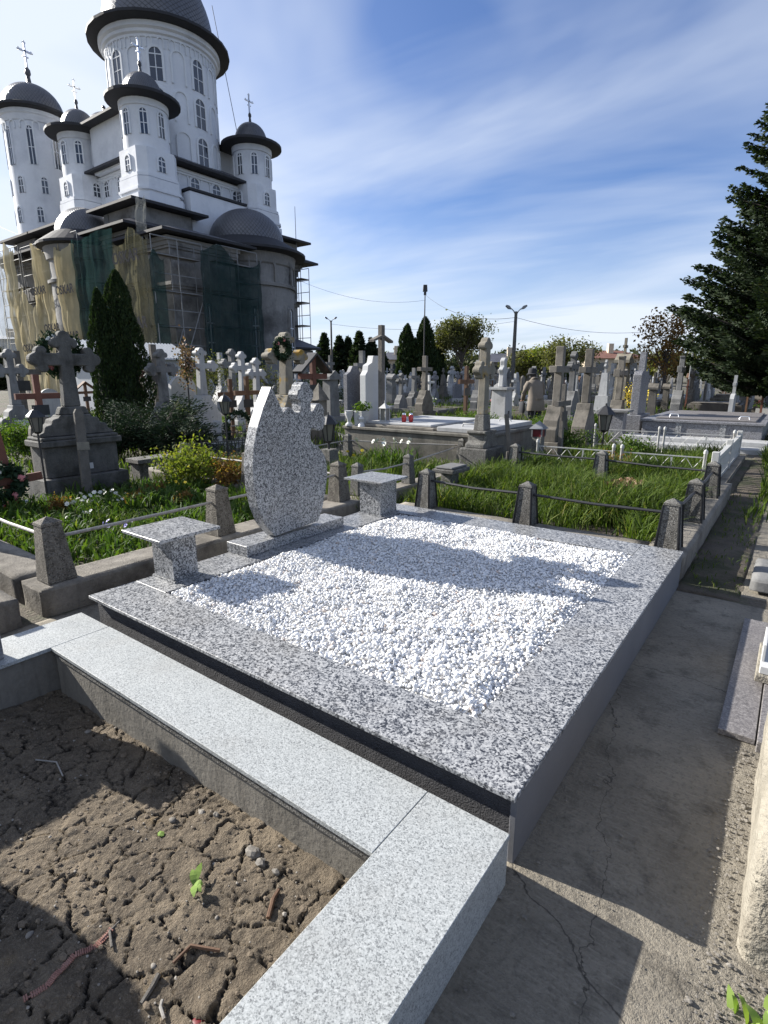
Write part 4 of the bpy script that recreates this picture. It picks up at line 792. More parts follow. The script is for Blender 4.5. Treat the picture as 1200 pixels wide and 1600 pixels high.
def wreath(label, loc_, r=.24, seed=0, blooms=((.6, 'petal_pink'),), arc=2*math.pi):
    t = thing('wreath', label, 'wreath', loc_, 0, 'wreaths hung on crosses'); link('fir_ring', wreath_mesh(r, seed, arc), t)
    for k, (a, m) in enumerate(blooms): MB().ico((.05, r*math.cos(a), r*math.sin(a)), .042, k, (.6, 1, 1), .25, 2).build('bloom', M[m], t)
    return t

# ================================================================ GRAVE FENCES OF POSTS AND PIPES
POSTM = {}
def post_mesh(key, b, tp, h, mat, band):
    if key not in POSTM:
        mb = MB().box(-b, b, -b, b, 0, h, b-tp, b-tp); body = mb.mesh('post_body', mat, bevel=.006)
        cap = MB().box(-tp-.004, tp+.004, -tp-.004, tp+.004, h+.0005, h+.018).add([(-tp, -tp, h+.0185), (tp, -tp, h+.0185), (tp, tp, h+.0185), (-tp, tp, h+.0185), (0, 0, h+.055)], [(0, 1, 4), (1, 2, 4), (2, 3, 4), (3, 0, 4), (3, 2, 1, 0)]).mesh('post_cap', mat)
        st = MB()
        for sx, sy in ((1, -1), (1, 1), (-1, -1)):
            st.add([(sx*(b+.002)-.011, sy*(b+.003), 0), (sx*(b+.002)+.011, sy*(b+.003), 0), (sx*(tp+.002)+.009, sy*(tp+.003), h), (sx*(tp+.002)-.009, sy*(tp+.003), h), (sx*(b+.003), sy*(b+.002)-.011, 0), (sx*(b+.003), sy*(b+.002)+.011, 0), (sx*(tp+.003), sy*(tp+.002)+.009, h), (sx*(tp+.003), sy*(tp+.002)-.009, h)], [(0, 1, 2, 3), (4, 5, 6, 7)])
        POSTM[key] = (body, cap, st.mesh('edge_band', M['black_metal']) if band else None)
    return POSTM[key]
def post(parent, x, y, z, key='a', rot=0., lean=(0, 0)):
    spec = {'a': (.085, .058, .37, M['old_concrete'], True), 'b': (.098, .066, .40, M['post_brown'], False), 'c': (.07, .05, .34, M['old_concrete'], False)}[key]
    b, c, s = post_mesh(key, *spec); o = link('post', b, parent, (x, y, z), (lean[0], lean[1], rot)); link('post_cap', c, o)
    if s: link('edge_band', s, o)
    return o
def pipe(parent, a, b, mat, r=.013, sag=.0):
    m = (Vector(a)+Vector(b))/2+Vector((0, 0, -sag)); o = MB().path([a, m, b], [r, r, r], 8).build('rail', mat, parent, smooth=True); return o
def fence_thing(label, posts, rails, curbs, key='a', rmat='rust', rr=.014, zc=.2, rh=.3, cat='grave fence', cmat='concrete_wall'):
    b = posts[0]; t = thing('grave_fence', label, cat, (b[0], b[1], 0)); L = lambda p, z: (p[0]-b[0], p[1]-b[1], z)
    for k, p in enumerate(posts): post(t, p[0]-b[0], p[1]-b[1], zc, key, lean=(random.uniform(-.02, .02), random.uniform(-.02, .02)))
    for i, j in rails:
        a, c = posts[i], posts[j]; pipe(t, L(a, zc+rh), L(c, zc+rh), M[rmat], rr, random.uniform(0, .02))
    for r in curbs:
        o = rock_block('curb', r[0]-b[0], r[1]-b[0], r[2]-b[1], r[3]-b[1], -.02, zc, M[cmat], .006, .05, len(curbs)+r[0], .02); o.parent = t
    return t
M['curb'] = blotch('stained_curb_concrete', (.13, .115, .095), (.28, .255, .215), 3, 70, .92, 1., .008, (.065, .056, .044), 2.2, (.5, .7), streak=.4)
# behind and right of the main grave
fence_thing('low fence of tapered concrete posts and dark pipes round the grassy plot behind the gravel', [(-.70, 4.90), (-.68, 6.02), (-.69, 7.38), (-1.95, 4.90), (-3.10, 4.94), (-2.0, 7.55), (-3.25, 7.6)], [(0, 1), (1, 2), (0, 3), (3, 4), (2, 5), (5, 6)], [(-.86, -.555, 4.66, 8.55), (-3.45, -.862, 4.72, 5.04)], 'a', 'black_metal', .013, cmat='curb')
sheet('plot_earth', [(-3.5, -.86, 5.0, 8.6)], .10, M['soil'])
grass('tall_grass', 'tall lush grass filling the fenced plot behind the white gravel', [(-3.45, -.88, 5.06, 8.5)], 2100, (.22, .44), 'grass', .0055, .55, 1, .10)
grass('tall_grass', 'uncut grass spilling between the granite table and the concrete posts', [(-4.0, -3.2, 4.75, 7.0)], 1300, (.10, .26), 'grass', .0055, .5, 21, .02)
# left: the flowering plot
fence_thing('old concrete post and silver pipe fence round the flower plot left of the leaf-shaped headstone', [(-4.03, 1.55), (-4.05, 2.96), (-4.08, 4.62), (-5.5, 1.55), (-7.0, 1.55), (-5.6, 4.62), (-7.0, 4.62)], [(0, 1), (1, 2), (0, 3), (3, 4), (2, 5), (5, 6)], [(-4.22, -3.88, 1.38, 4.80), (-8.0, -4.222, 1.38, 1.70), (-8., -4.222, 4.50, 4.78)], 'b', 'pipe', .013, rh=.30, cmat='curb')
fence_thing('concrete posts with pipe rails beyond the second granite table beside the daffodils', [(-4.02, 5.95), (-4.35, 8.0), (-6.3, 7.4), (-4.1, 4.98), (-6.3, 5.9)], [(3, 0), (0, 1), (1, 2), (4, 2)], [(-4.15, -3.9, 4.86, 8.1), (-6.5, -4.152, 8.0, 8.2)], 'c', 'pipe', .011, rh=.27, cmat='curb')
fence_thing('stub of a neighbouring fence post on a concrete block at the left edge', [(-4.13, .93), (-5.6, .93)], [(0, 1)], [(-4.2, -3.86, -.6, 1.24), (-6.5, -4.202, .95, 1.24)], 'b', 'pipe', .013, cmat='curb')
sheet('plot_earth', [(-8.0, -4.2, 1.68, 4.52), (-8.0, -4.15, 4.78, 8.0), (-8, -4.2, -.6, .95)], .06, M['soil'])
M['iris'] = blotch('lilac_petals', (.25, .22, .5), (.4, .36, .65), 30, 90, .6, .1, .001)
def garden():
    rs = np.random.RandomState(2); k = 0
    grass('flower_bed_leaves', 'dense young tulip and daylily leaves filling the flower plot', [(-7.2, -4.25, 1.75, 4.48)], 900, (.10, .26), 'tulip_leaf', .011, .5, 31, .06, 2.2)
    grass('thin_grass', 'thin grass between the tulip leaves of the flower plot', [(-7.6, -4.25, 1.75, 4.48)], 1000, (.06, .18), 'grass', .004, .5, 33, .06)
    names = [('petal_white', .028, 'white narcissus in the flower plot'), ('petal_white', .020, 'small white bloom'), ('iris', .024, 'lilac hyacinth'), ('petal_yellow', .022, 'yellow bloom')]
    spots = [(130, 800, 0, 'cluster of white flowers on the left of the flower plot'), (150, 792, 0, 'second cluster of white flowers in the flower plot'), (175, 785, 0, 'white flowers near the foot of the big grey monument'), (205, 790, 1, 'small white flowers at the middle of the flower bed'), (170, 838, 2, 'lilac hyacinth near the near corner post'), (125, 822, 1, 'pale small flowers behind the corner post'), (262, 770, 3, 'yellow primroses at the middle of the flower plot'), (306, 735, 1, 'pale flowers under the golden leaved bush')]
    for x, y, f, lab in spots:
        m, fs, _ = names[f]; clump(lab, gp(x, y, .15), 26, .2, .012, 'tulip_leaf', x, .06, 'flowers', .09, (m, fs, 7, .22), 'flower_clump', 'flowers in the plot left of the headstone')
    for i, (x, y, lab) in enumerate([(215, 790, 'reddish young foliage at the centre of the flower bed'), (245, 775, 'second reddish tuft right of the flower bed centre'), (100, 800, 'orange-brown young shoots beside the near monument'), (290, 790, 'rusty shoots in front of the second concrete post')]): shrub(lab, gp(x, y, .1), .14, .22, 'leaf_rust', 420, .035, 60+i, 'plant', .06, 'bedding_plant', None, 3)
garden()
shrub('golden green leafy peony bush left of the leaf-shaped headstone', gp(305, 765, .06), .42, .70, 'leaf_fresh', 3600, .050, 3, z0=.06)
shrub('smaller rusty orange bush touching the left edge of the headstone', gp(365, 770, .06), .30, .48, 'leaf_rust', 2000, .040, 4, z0=.06)
clump('daffodil clump with creamy flowers in front of the big concrete tomb', gp(612, 735, .06), 190, .50, .010, 'tulip_leaf', 5, .06, 'daffodils', .20, ('petal_white', .042, 13, .50), 'daffodils')
clump('smaller daffodils left of the main daffodil clump', gp(565, 738, .06), 60, .32, .010, 'tulip_leaf', 6, .06, 'daffodils', .16, ('petal_yellow', .032, 4, .34), 'daffodils')
grass('tall_grass', 'grass round the daffodils in front of the concrete tomb', [(-7.6, -4.2, 4.85, 7.95)], 750, (.10, .30), 'grass', .0055, .5, 41, .06)
clump('dark-leaved weed right of the daffodils', gp(660, 745, .06), 70, .28, .014, 'tulip_leaf', 8, .06, spread=.2)
o = shrub('heap of dry pinkish leaves lying in the tall grass', gp(972, 768, .30), .16, .14, 'dry', 420, .055, 17, 'dead leaves', .30, 'dead_leaves', None, 2)

# ================================================================ GRAVE MONUMENTS
def lobe_end(w, r, kind):
    """outline round an arm end, in (along, across); from -across to +across"""
    if kind == 'flat': return [(0, -w/2), (r*1.3, -w/2), (r*1.3, w/2), (0, w/2)]
    if kind == 'flare': return [(0, -w/2), (r*.9, -w*.8), (r*1.5, -w*.8), (r*1.5, w*.8), (r*.9, w*.8), (0, w/2)]
    pts = [(0, -w/2)]
    def arc(cx, cy, a0, a1, n=5): return [(cx+r*math.cos(a0+(a1-a0)*i/n), cy+r*math.sin(a0+(a1-a0)*i/n)) for i in range(n+1)]
    pts += arc(r*.7, -(w/2+r*.25), R_(-170), R_(10)); pts += arc(r*1.9, 0, R_(-65), R_(65), 6); pts += arc(r*.7, w/2+r*.25, R_(-10), R_(170)); pts += [(0, w/2)]; return pts
def cross_pts(z0, za, z1, arm, w, r, kind='tre', wb=None):
    """cross outline in (y, z): shaft foot z0, arm axis za, top z1, arm half length"""
    wb = wb or w; e = lobe_end(w, r, kind); ln = e and max(p[0] for p in e)
    right = [(arm-ln+a, za+b) for a, b in e]; top = [(-b, z1-ln+a) for a, b in e]; left = [(-(arm-ln+a), za-b) for a, b in e]
    return [(-wb/2, z0), (wb/2, z0), (w/2, za-w/2)]+right+[(w/2, za+w/2)]+top+[(-w/2, za+w/2)]+left+[(-w/2, za-w/2)]
def clean(p):
    o = []
    for q in p:
        if not o or abs(q[0]-o[-1][0])+abs(q[1]-o[-1][1]) > 1e-4: o.append(q)
    return o
def shoulders(w0, w1, z0, z1, style=0):
    m = (z0+z1)/2; h = z1-z0
    if style == 0: r = [(w0, z0), (w0, z0+h*.35), (w0*.86, z0+h*.42), (w0*.80, z0+h*.6), (w0*.5, z0+h*.78), (w1*1.25, z0+h*.92), (w1, z1)]
    elif style == 1: r = [(w0, z0), (w0, z0+h*.55), (w0*.9, z0+h*.62), (w0*.62, z0+h*.66), (w0*.55, z0+h*.82), (w1*1.1, z0+h*.9), (w1, z1)]
    else: r = [(w0, z0), (w0*.97, z0+h*.3), (w0*.7, z0+h*.55), (w1*1.3, z0+h*.8), (w1, z1)]
    return [(x, z) for x, z in r]+[(-x, z) for x, z in r[::-1]]
def stone_parts(kind, v=0):
    """list of (part name, MB); the stone faces +X, foot at z=0, about 1.9 m tall"""
    P = []
    if kind in ('trefoil', 'plain', 'flare'):
        kd = {'trefoil': 'tre', 'plain': 'flat', 'flare': 'flare'}[kind]; a = [.34, .30, .38][v % 3]; zt = 1.9
        P.append(('base', MB().box(-.20, .22, -.40, .40, -.05, .22, .02, .02)))
        P.append(('plinth', MB().prism(shoulders(.33, .10, .2205, .86, v % 3), -.14, .13)))
        P.append(('cross', MB().prism(clean(cross_pts(.861, 1.50, zt, a, .118, .055, kd, .17)), -.07, .07)))
        if v == 1: P.append(('plaque', MB().box(.131, .142, -.13, .13, .34, .58)))
    elif kind == 'slab':
        n = 10; top = [(.34*math.cos(math.pi*i/n), 1.05+.30*math.sin(math.pi*i/n)) for i in range(n+1)] if v % 2 == 0 else [(.34, 1.15), (.2, 1.22), (.1, 1.36), (-.1, 1.36), (-.2, 1.22), (-.34, 1.15)]
        P.append(('base', MB().box(-.18, .2, -.46, .46, -.05, .18))); P.append(('slab', MB().prism([(-.34, .181), (.34, .181)]+top, -.06, .06)))
    elif kind == 'slab_cross':
        P.append(('base', MB().box(-.18, .2, -.46, .46, -.05, .18))); P.append(('slab', MB().prism([(-.36, .181), (.36, .181), (.36, .95), (.3, 1.05), (.12, 1.12), (-.12, 1.12), (-.3, 1.05), (-.36, .95)], -.06, .06)))
        P.append(('cross', MB().prism(clean(cross_pts(1.121, 1.45, 1.75, .22, .10, .05, 'tre' if v % 2 else 'flat')), -.045, .045)))
    elif kind == 'wave':
        P.append(('base', MB().box(-.18, .2, -.46, .46, -.05, .18))); P.append(('slab', MB().prism([(-.28, .181), (.28, .181), (.36, .6), (.30, 1.0), (.12, 1.2), (.05, 1.45), (-.08, 1.62), (-.22, 1.50), (-.34, 1.1), (-.38, .6)], -.06, .06)))
    elif kind == 'obelisk':
        P.append(('base', MB().box(-.3, .3, -.34, .34, -.05, .3, .02, .02))); P.append(('pedestal', MB().box(-.24, .24, -.27, .27, .301, .8, .03, .03))); P.append(('shaft', MB().box(-.15, .15, -.16, .16, .801, 1.6, .05, .05))); P.append(('cross', MB().prism(clean(cross_pts(1.601, 1.82, 2.05, .17, .075, .04, 'tre')), -.035, .035)))
    elif kind == 'wood':
        P.append(('post', MB().box(-.035, .035, -.05, .05, -.05, 1.5))); P.append(('arm', MB().box(-.036, .030, -.36, .36, 1.08, 1.18))); P.append(('plaque', MB().box(.0355, .05, -.14, .14, .8, .98)))
        if v % 2: P.append(('little_roof', MB().prism([(-.42, 1.22), (0, 1.56), (.42, 1.22), (.40, 1.18), (0, 1.515), (-.40, 1.18)], -.12, .12)))
    elif kind == 'pillar':
        P.append(('base', MB().box(-.25, .25, -.3, .3, -.05, .25))); P.append(('pillar', MB().box(-.16, .16, -.2, .2, .251, 1.25, .03, .03))); P.append(('cap', MB().box(-.2, .2, -.25, .25, 1.251, 1.33).prism([(-.24, 1.331), (.24, 1.331), (0, 1.5)], -.19, .19))); P.append(('cross', MB().prism(clean(cross_pts(1.47, 1.68, 1.9, .16, .07, .035, 'flat')), -.03, .03)))
    return P
TOP = {'trefoil': 1.9, 'plain': 1.9, 'flare': 1.9, 'slab': 1.36, 'slab_cross': 1.75, 'wave': 1.62, 'obelisk': 2.05, 'wood': 1.5, 'pillar': 1.9}
PROTO = {}
def gravestone(kind, v, mat, loc_, h, label, group=None, rot=0., wide=1., cat=None, name=None, near=False, lean=0.):
    """places one monument built from shared meshes; every one is its own thing with its own parts"""
    k = (kind, v, near)
    if k not in PROTO: PROTO[k] = [(n, mb.mesh(n, M['stone_grey'], bevel=.008 if near else 0)) for n, mb in stone_parts(kind, v)]
    t = thing(name or ('wooden_cross' if kind == 'wood' else 'headstone' if kind in ('slab', 'wave', 'slab_cross') else 'grave_cross'), label, cat or ('wooden cross' if kind == 'wood' else 'headstone' if kind in ('slab', 'wave', 'slab_cross') else 'grave cross'), (loc_[0], loc_[1], loc_[2] if len(loc_) > 2 else 0), rot, group)
    s = h/TOP[kind]; t.scale = (s*max(wide, .8), s*wide, s); t.rotation_euler = (lean, 0, rot)
    for n, me in PROTO[k]:
        o = link(n, me, t); o.material_slots[0].link = 'OBJECT'; o.material_slots[0].material = M['black_metal'] if n == 'little_roof' and mat == 'wood_red' else M['marble'] if (n == 'plaque' and kind != 'wood') else M['black_metal'] if n == 'plaque' else M[mat]
    return t
NAMED = []
def mark(kind, v, mat, x, fw, ytop, label, **kw):
    q = gd(x, fw); h = hz(ytop, q); NAMED.append((q, .8)); return gravestone(kind, v, mat, q, h, label, **kw)

# the big grey monument on the left
bm_ = thing('grave_monument', 'massive dark grey stepped monument with trefoil cross, left of the flower plot', 'monument', (-7.45, 3.36, 0)); L_ = lambda mb, n, m, p=None, b=.012: mb.build(n, M[m], p or bm_, bevel=b)
L_(MB().box(-.35, .17, -.54, .54, -.02, .33), 'base_block', 'stone_dark'); L_(MB().box(-.27, .08, -.46, .46, .331, .72), 'middle_block', 'stone_dark'); L_(MB().box(-.33, .14, -.51, .51, .721, .80, .0, .0).box(-.31, .11, -.48, .48, .8005, .84), 'moulding', 'stone_dark')
L_(MB().prism([(-.46, .841), (.46, .841), (.46, .88), (.40, .90), (.38, .97), (.30, .99), (.28, 1.05), (.20, 1.07), (.19, 1.10), (-.19, 1.10), (-.20, 1.07), (-.28, 1.05), (-.30, .99), (-.38, .97), (-.40, .90), (-.46, .88)], -.20, .03), 'stepped_block', 'stone_dark')
L_(MB().prism([(-.19, 1.101), (.19, 1.101), (.15, 1.2), (-.15, 1.2)], -.13, .0), 'neck', 'stone_dark'); L_(MB().prism(clean(cross_pts(1.201, 1.78, 2.13, .43, .15, .068, 'tre', .20)), -.12, -.01), 'cross', 'stone_dark')
NAMED += [((-7.45, 3.25), 1.2)]
bd = thing('wooden_board', 'weathered wooden board leaning against the front of the big grey monument', 'board', (-7.10, 3.22, .02)); MB().prism([(-.06, 0), (.06, 0), (.055, 1.12), (.03, 1.17), (-.03, 1.17), (-.055, 1.12)], 0, .045).build('board', M['wood_grey'], bd, bevel=.004); bd.rotation_euler = (R_(-4), R_(-7), 0)
MB().box(.0455, .052, -.075, .075, .66, .76).build('plaque', M['lichen'], bd)
tag(MB().box(0, .02, -.045, .045, 0, .075).build('note_plate', M['marble'], loc=(-7.37, 3.42, .40)), 'small pale square plate stuck to the front of the big grey monument', 'plate')
wreath('dark fir wreath draped over the arms of the big grey cross', (-7.62, 3.36, 1.84), .22, 1, ((3.9, 'petal_pink'), (2.2, 'petal_white'), (1.9, 'petal_white')))
# brown wooden cross with wreath at the left edge
q = gp(25, 800, .06); wc = thing('wooden_cross', 'red-brown wooden cross with a wreath at the left edge of the picture', 'wooden cross', (q[0], q[1], .04)); q0 = q; NAMED.append((q, .6))
MB().box(-.03, .03, -.055, .055, 0, 1.0).build('post', M['wood_red'], wc, bevel=.004, rot=(R_(5), 0, 0)); MB().box(.031, .07, -.33, .33, .35, .44).build('arm', M['wood_red'], wc, bevel=.004, rot=(R_(3), 0, 0))
wreath('wreath with faded pink roses on the brown cross at the left edge', (q[0]+.10, q[1]-.10, .42), .16, 4, ((.3, 'petal_pink'), (5.2, 'petal_pink'), (2, 'petal_white')))
def candle(label, q, z=0., mat='red_glass', s=1.):
    t = thing('grave_candle', label, 'candle', (q[0], q[1], z), 0, 'grave candles'); MB().lathe([(.028*s, 0), (.036*s, .03*s), (.036*s, .09*s), (.028*s, .105*s)], n=14).build('jar', M[mat], t, smooth=True); MB().lathe([(.030*s, .106*s), (.026*s, .125*s), (.006, .132*s)], n=12).build('lid', M['gild'], t, smooth=True); return t
candle('red glass candle at the far left edge beside the brown cross', gp(6, 806, .06), .05, s=1.5); candle('smaller red glass candle right of the brown wooden cross', gp(43, 800, .06), .05, s=1.2)
def lantern_post(label, q, ztop, s=1., mat='black_metal', z0=0.):
    t = thing('lantern', label, 'lantern', (q[0], q[1], z0)); zb = ztop-.34*s-z0
    MB().tube((0, 0, 0), (0, 0, zb), .014*s).build('pole', M[mat], t); b = MB().lathe([(.05*s, zb), (.085*s, zb+.2*s)], n=6).build('glass_body', M['lamp_glass'], t)
    MB().lathe([(.125*s, zb+.2*s), (.115*s, zb+.222*s), (.05*s, zb+.29*s), (.012*s, zb+.31*s), (.010*s, zb+.34*s)], n=6).build('roof', M[mat], t); MB().lathe([(.03*s, zb-.03*s), (.062*s, zb-.001)], n=6).build('foot', M[mat], t)
    mb = MB()
    for k in range(6): a = k*math.pi/3; mb.tube((.054*s*math.cos(a), .054*s*math.sin(a), zb), (.09*s*math.cos(a), .09*s*math.sin(a), zb+.2*s), .007*s, n=5)
    stuff(mb.build('frame_bars', M[mat], t)); return t
q = gd(45, 6.6); lantern_post('black lantern with milky glass on a pole at the left edge', q, hz(636, q), .85)
q = gd(348, 9.5); lantern_post('black lantern on a pole left of the leaf-shaped headstone', q, hz(614, q), 1.0)
q = gd(511, 8.7); t = lantern_post('black lantern standing on a concrete block right behind the leaf-shaped headstone', q, hz(644, q), 1.3, z0=.45); MB().box(-.12, .12, -.12, .12, -.45, -.001, .02, .02).build('concrete_foot', M['old_concrete'], t)
q = gd(952, 11.5); t = lantern_post('black hexagonal lantern between the two weathered concrete crosses', q, hz(630, q), 1.6)
q = gd(848, 9.6); t = thing('lantern', 'white-roofed square lantern with red glass beside the concrete tomb', 'lantern', (*q, .55)); zt = hz(657, q)-.55
MB().box(-.08, .08, -.08, .08, -.55, 0).build('pedestal', M['old_concrete'], t); MB().box(-.075, .075, -.075, .075, .001, zt-.14).build('red_glass', M['red_dark'], t); mb = MB()
for sx in (-1, 1):
    for sy in (-1, 1): mb.box(sx*.085-.01, sx*.085+.01, sy*.085-.01, sy*.085+.01, 0, zt-.14)
stuff(mb.build('corner_bars', M['zinc'], t)); MB().add([(-.13, -.13, zt-.139), (.13, -.13, zt-.139), (.13, .13, zt-.139), (-.13, .13, zt-.139), (0, 0, zt)], [(0, 1, 4), (1, 2, 4), (2, 3, 4), (3, 0, 4), (3, 2, 1, 0)]).build('roof', M['zinc'], t)
# benches
def bench(label, q, w, d, h, mat='old_concrete', rot=0.):
    t = thing('stone_bench', label, 'bench', (q[0], q[1], 0), rot); MB().box(-d/2, d/2, -w/2, w/2, h-.06, h).build('seat', M[mat], t, bevel=.006)
    for s in (-1, 1): MB().prism([(s*w*.32-.05, -.02), (s*w*.32+.05, -.02), (s*w*.32+.08, h-.061), (s*w*.32-.08, h-.061)], -d*.3, d*.3).build('leg', M[mat], t)
    NAMED.append((q, .6)); return t
bench('grey concrete bench beside the dark shrub left of the golden bush', gp(240, 745, .12), .62, .34, .42); bench('low concrete bench in the grass left of the white lattice fence', gp(808, 740, .1), .50, .30, .36, 'curb')
q = gp(704, 778, .08); t = thing('stone_table', 'small rough stone table in the grass behind the granite table', 'table', (*q, 0)); MB().box(-.15, .15, -.22, .22, .42, .47).build('top', M['old_concrete'], t, bevel=.01); MB().box(-.10, .06, -.11, .11, 0, .419, .01, .01).build('leg', M['old_concrete'], t, bevel=.006); MB().box(-.12, .12, -.19, .19, .4715, .50).build('upper_slab', M['stone_grey'], t, bevel=.01)
# tall cross monument in front of the tomb
q = gp(757, 748, .0); ztop = hz(527, q); tm = thing('grave_cross', 'tall weathered concrete cross with orange lichen on its head, in front of the concrete tomb', 'grave cross', (*q, 0)); NAMED.append((q, 1.))
L_(MB().box(-.30, .16, -.30, .34, -.02, .50), 'base', 'old_concrete', tm, .015); L_(MB().prism([(-.24, .501), (.26, .501), (.25, .56), (.16, .60), (.15, .70), (.20, .72), (.20, .76), (-.20, .76), (-.20, .72), (-.15, .70), (-.16, .60), (-.24, .56)], -.24, .08), 'stepped_neck', 'old_concrete', tm, .01)
L_(MB().box(-.17, .01, -.12, .12, .761, 1.0, .015, .015), 'collar', 'old_concrete', tm, .008); L_(MB().prism(clean(cross_pts(1.001, 1.66, ztop, .285, .13, .055, 'tre', .16)), -.14, -.02), 'cross', 'lichen', tm, .01)
bo = thing('broken_cross_arm', 'dark fallen wooden beam lying against the lichened cross', 'beam', (q[0]+.35, q[1]+.15, .30), R_(20)); MB().box(-.04, .04, -.42, .42, 0, .14).build('beam', M['wood_grey'], bo, bevel=.008, rot=(R_(-8), 0, 0)); MB().box(-.03, .03, -.05, .05, .145, .72).build('upright', M['wood_grey'], bo, bevel=.008, rot=(R_(-4), R_(-8), 0))
# the big concrete tomb
c0 = gp(757, 680, .66); l0 = gp(543, 664, .66); fr_ = gp(843, 663.5, .66); X0, X1, Y0, Y1 = l0[0], c0[0], c0[1], fr_[1]
tb = thing('tomb', 'big weathered concrete tomb with marble lids behind the daffodils', 'tomb', (X0, Y0, 0)); NAMED += [((X0+1, Y0+.6), 1.6), ((X1-1, Y0+.6), 1.6)]
def TB(a, b, c, d, e, f, n, m, bv=.01, p=tb): return loc(MB().box(a, b, c, d, e, f).build(n, M[m], p, bevel=bv), p)
TB(X0, X1, Y0, Y1, -.02, .60, 'body', 'moss_concrete'); TB(X0-.03, X1+.03, Y0-.03, Y1+.03, .601, .655, 'rim', 'moss_concrete'); TB(X0+.35, X1-1.0, Y0+.08, Y1-.2, .656, .705, 'lower_lid', 'curb'); TB(X0+.42, X1-1.1, Y0+.16, Y1-.28, .706, .75, 'upper_lid', 'stone_white')
ym = (Y0+Y1)/2
TB(X1-.95, X1-.12, Y0+.1, ym-.03, .656, .735, 'lid_slab', 'stone_white'); TB(X1-.95, X1-.12, ym+.03, Y1-.1, .656, .735, 'lid_slab', 'stone_white')
for yy in (Y0+.4, Y1-.5): o = MB().path([(-.12, 0, 0), (-.10, 0, .05), (.10, 0, .05), (.12, 0, 0)], [.014]*4, 6).build('handle', M['stone_white'], tb, smooth=True); loc(o, tb); o.location = (X1-.5-X0, yy-Y0, .735)
for k in range(3): z = .12+.16*k; TB(X1+.001, X1+.006, Y0, Y1, z, z+.006, 'joint', 'curb', 0)
# white headstone and tall roofed cross behind it
q = (X0+.18, Y0+.55)
def atpx(x, y, z): return gp(x, y, z)
wh = thing('headstone', 'tall white marble headstone with stepped shoulder on the west end of the concrete tomb', 'headstone', (X0+.12, Y0+.75, .656)); zt = hz(556, (X0+.12, Y0+.75))-.656
MB().prism([(-.33, 0), (.33, 0), (.33, zt*.72), (.26, zt*.78), (.24, zt*.86), (.12, zt*.9), (.08, zt), (-.08, zt), (-.12, zt*.9), (-.24, zt*.86), (-.26, zt*.78), (-.33, zt*.72)], -.07, .07).build('slab', M['marble'], wh, bevel=.005)
tc_ = thing('grave_cross', 'tall thin dark grey cross with little roof arms in front of the white headstone', 'grave cross', (X0+.42, Y0+.62, .656)); zt = hz(508, (X0+.42, Y0+.62))-.656
MB().box(-.045, .045, -.05, .05, 0, zt).build('post', M['wood_grey'], tc_, bevel=.004); MB().prism([(-.30, zt-.31), (0, zt-.21), (.30, zt-.31), (.30, zt-.27), (0, zt-.165), (-.30, zt-.27)], -.055, .055).build('roofed_arm', M['wood_grey'], tc_)
def small(name, label, cat, q, z): NAMED.append((q, .2)); return thing(name, label, cat, (q[0], q[1], z))
t = small('lantern', 'white house-shaped lantern on the concrete tomb beside the white headstone', 'lantern', (X0+.72, Y0+.32), .751)
MB().box(-.07, .07, -.07, .07, 0, .02).build('floor', M['white_paint'], t); MB().box(-.055, .055, -.055, .055, .0205, .23).build('glass', M['lamp_glass'], t)
for sx in (-1, 1):
    for sy in (-1, 1): MB().box(sx*.06-.008, sx*.06+.008, sy*.06-.008, sy*.06+.008, .0205, .24).build('corner_bar', M['white_paint'], t)
MB().add([(-.085, -.085, .2405), (.085, -.085, .2405), (.085, .085, .2405), (-.085, .085, .2405), (0, 0, .34)], [(0, 1, 4), (1, 2, 4), (2, 3, 4), (3, 0, 4), (3, 2, 1, 0)]).build('roof', M['white_paint'], t); MB().tube((0, 0, .33), (0, 0, .38), .008).build('knob', M['white_paint'], t)
t = small('planter', 'square white planter with a leafy green plant left of the white headstone', 'planter', (X0+.30, Y0+.14), .656); MB().box(-.09, .09, -.09, .09, 0, .28, -.01, -.01).build('pot', M['white_paint'], t, bevel=.006); rs = np.random.RandomState(4); P = rs.normal(0, 1, (160, 3))*[.07, .07, .05]+[0, 0, .34]; link('foliage', plant_mesh('foliage', P, .07, 'leaf_hedge', rs, .5), t)
t = small('vase', 'white stone vase on the left corner of the concrete tomb', 'vase', (X0+.10, Y0+.02), .656); MB().lathe([(.07, 0), (.07, .03), (.03, .07), (.035, .12), (.08, .22), (.075, .27), (.09, .28)], n=20).build('body', M['marble'], t, smooth=True)
t = small('angel_figure', 'small white stone ornament with a curl beside the stone vase on the tomb', 'ornament', (X0+.38, Y0-.0+.05), .656); MB().lathe([(.07, 0), (.05, .05), (.03, .08), (.055, .14), (.02, .19)], n=16).build('body', M['marble'], t, smooth=True); MB().path([(0, .09+.06*math.cos(a), .10+.07*math.sin(a)) for a in [i*.5 for i in range(12)]], [.016]*12, 6).build('curl', M['marble'], t, smooth=True)
for k, (dx, dy, lab) in enumerate([(1.10, .40, 'left one of the pair of red candles on the concrete tomb'), (1.20, .48, 'right one of the pair of red candles on the concrete tomb')]): candle(lab, (X0+dx, Y0+dy), .751, s=1.25)
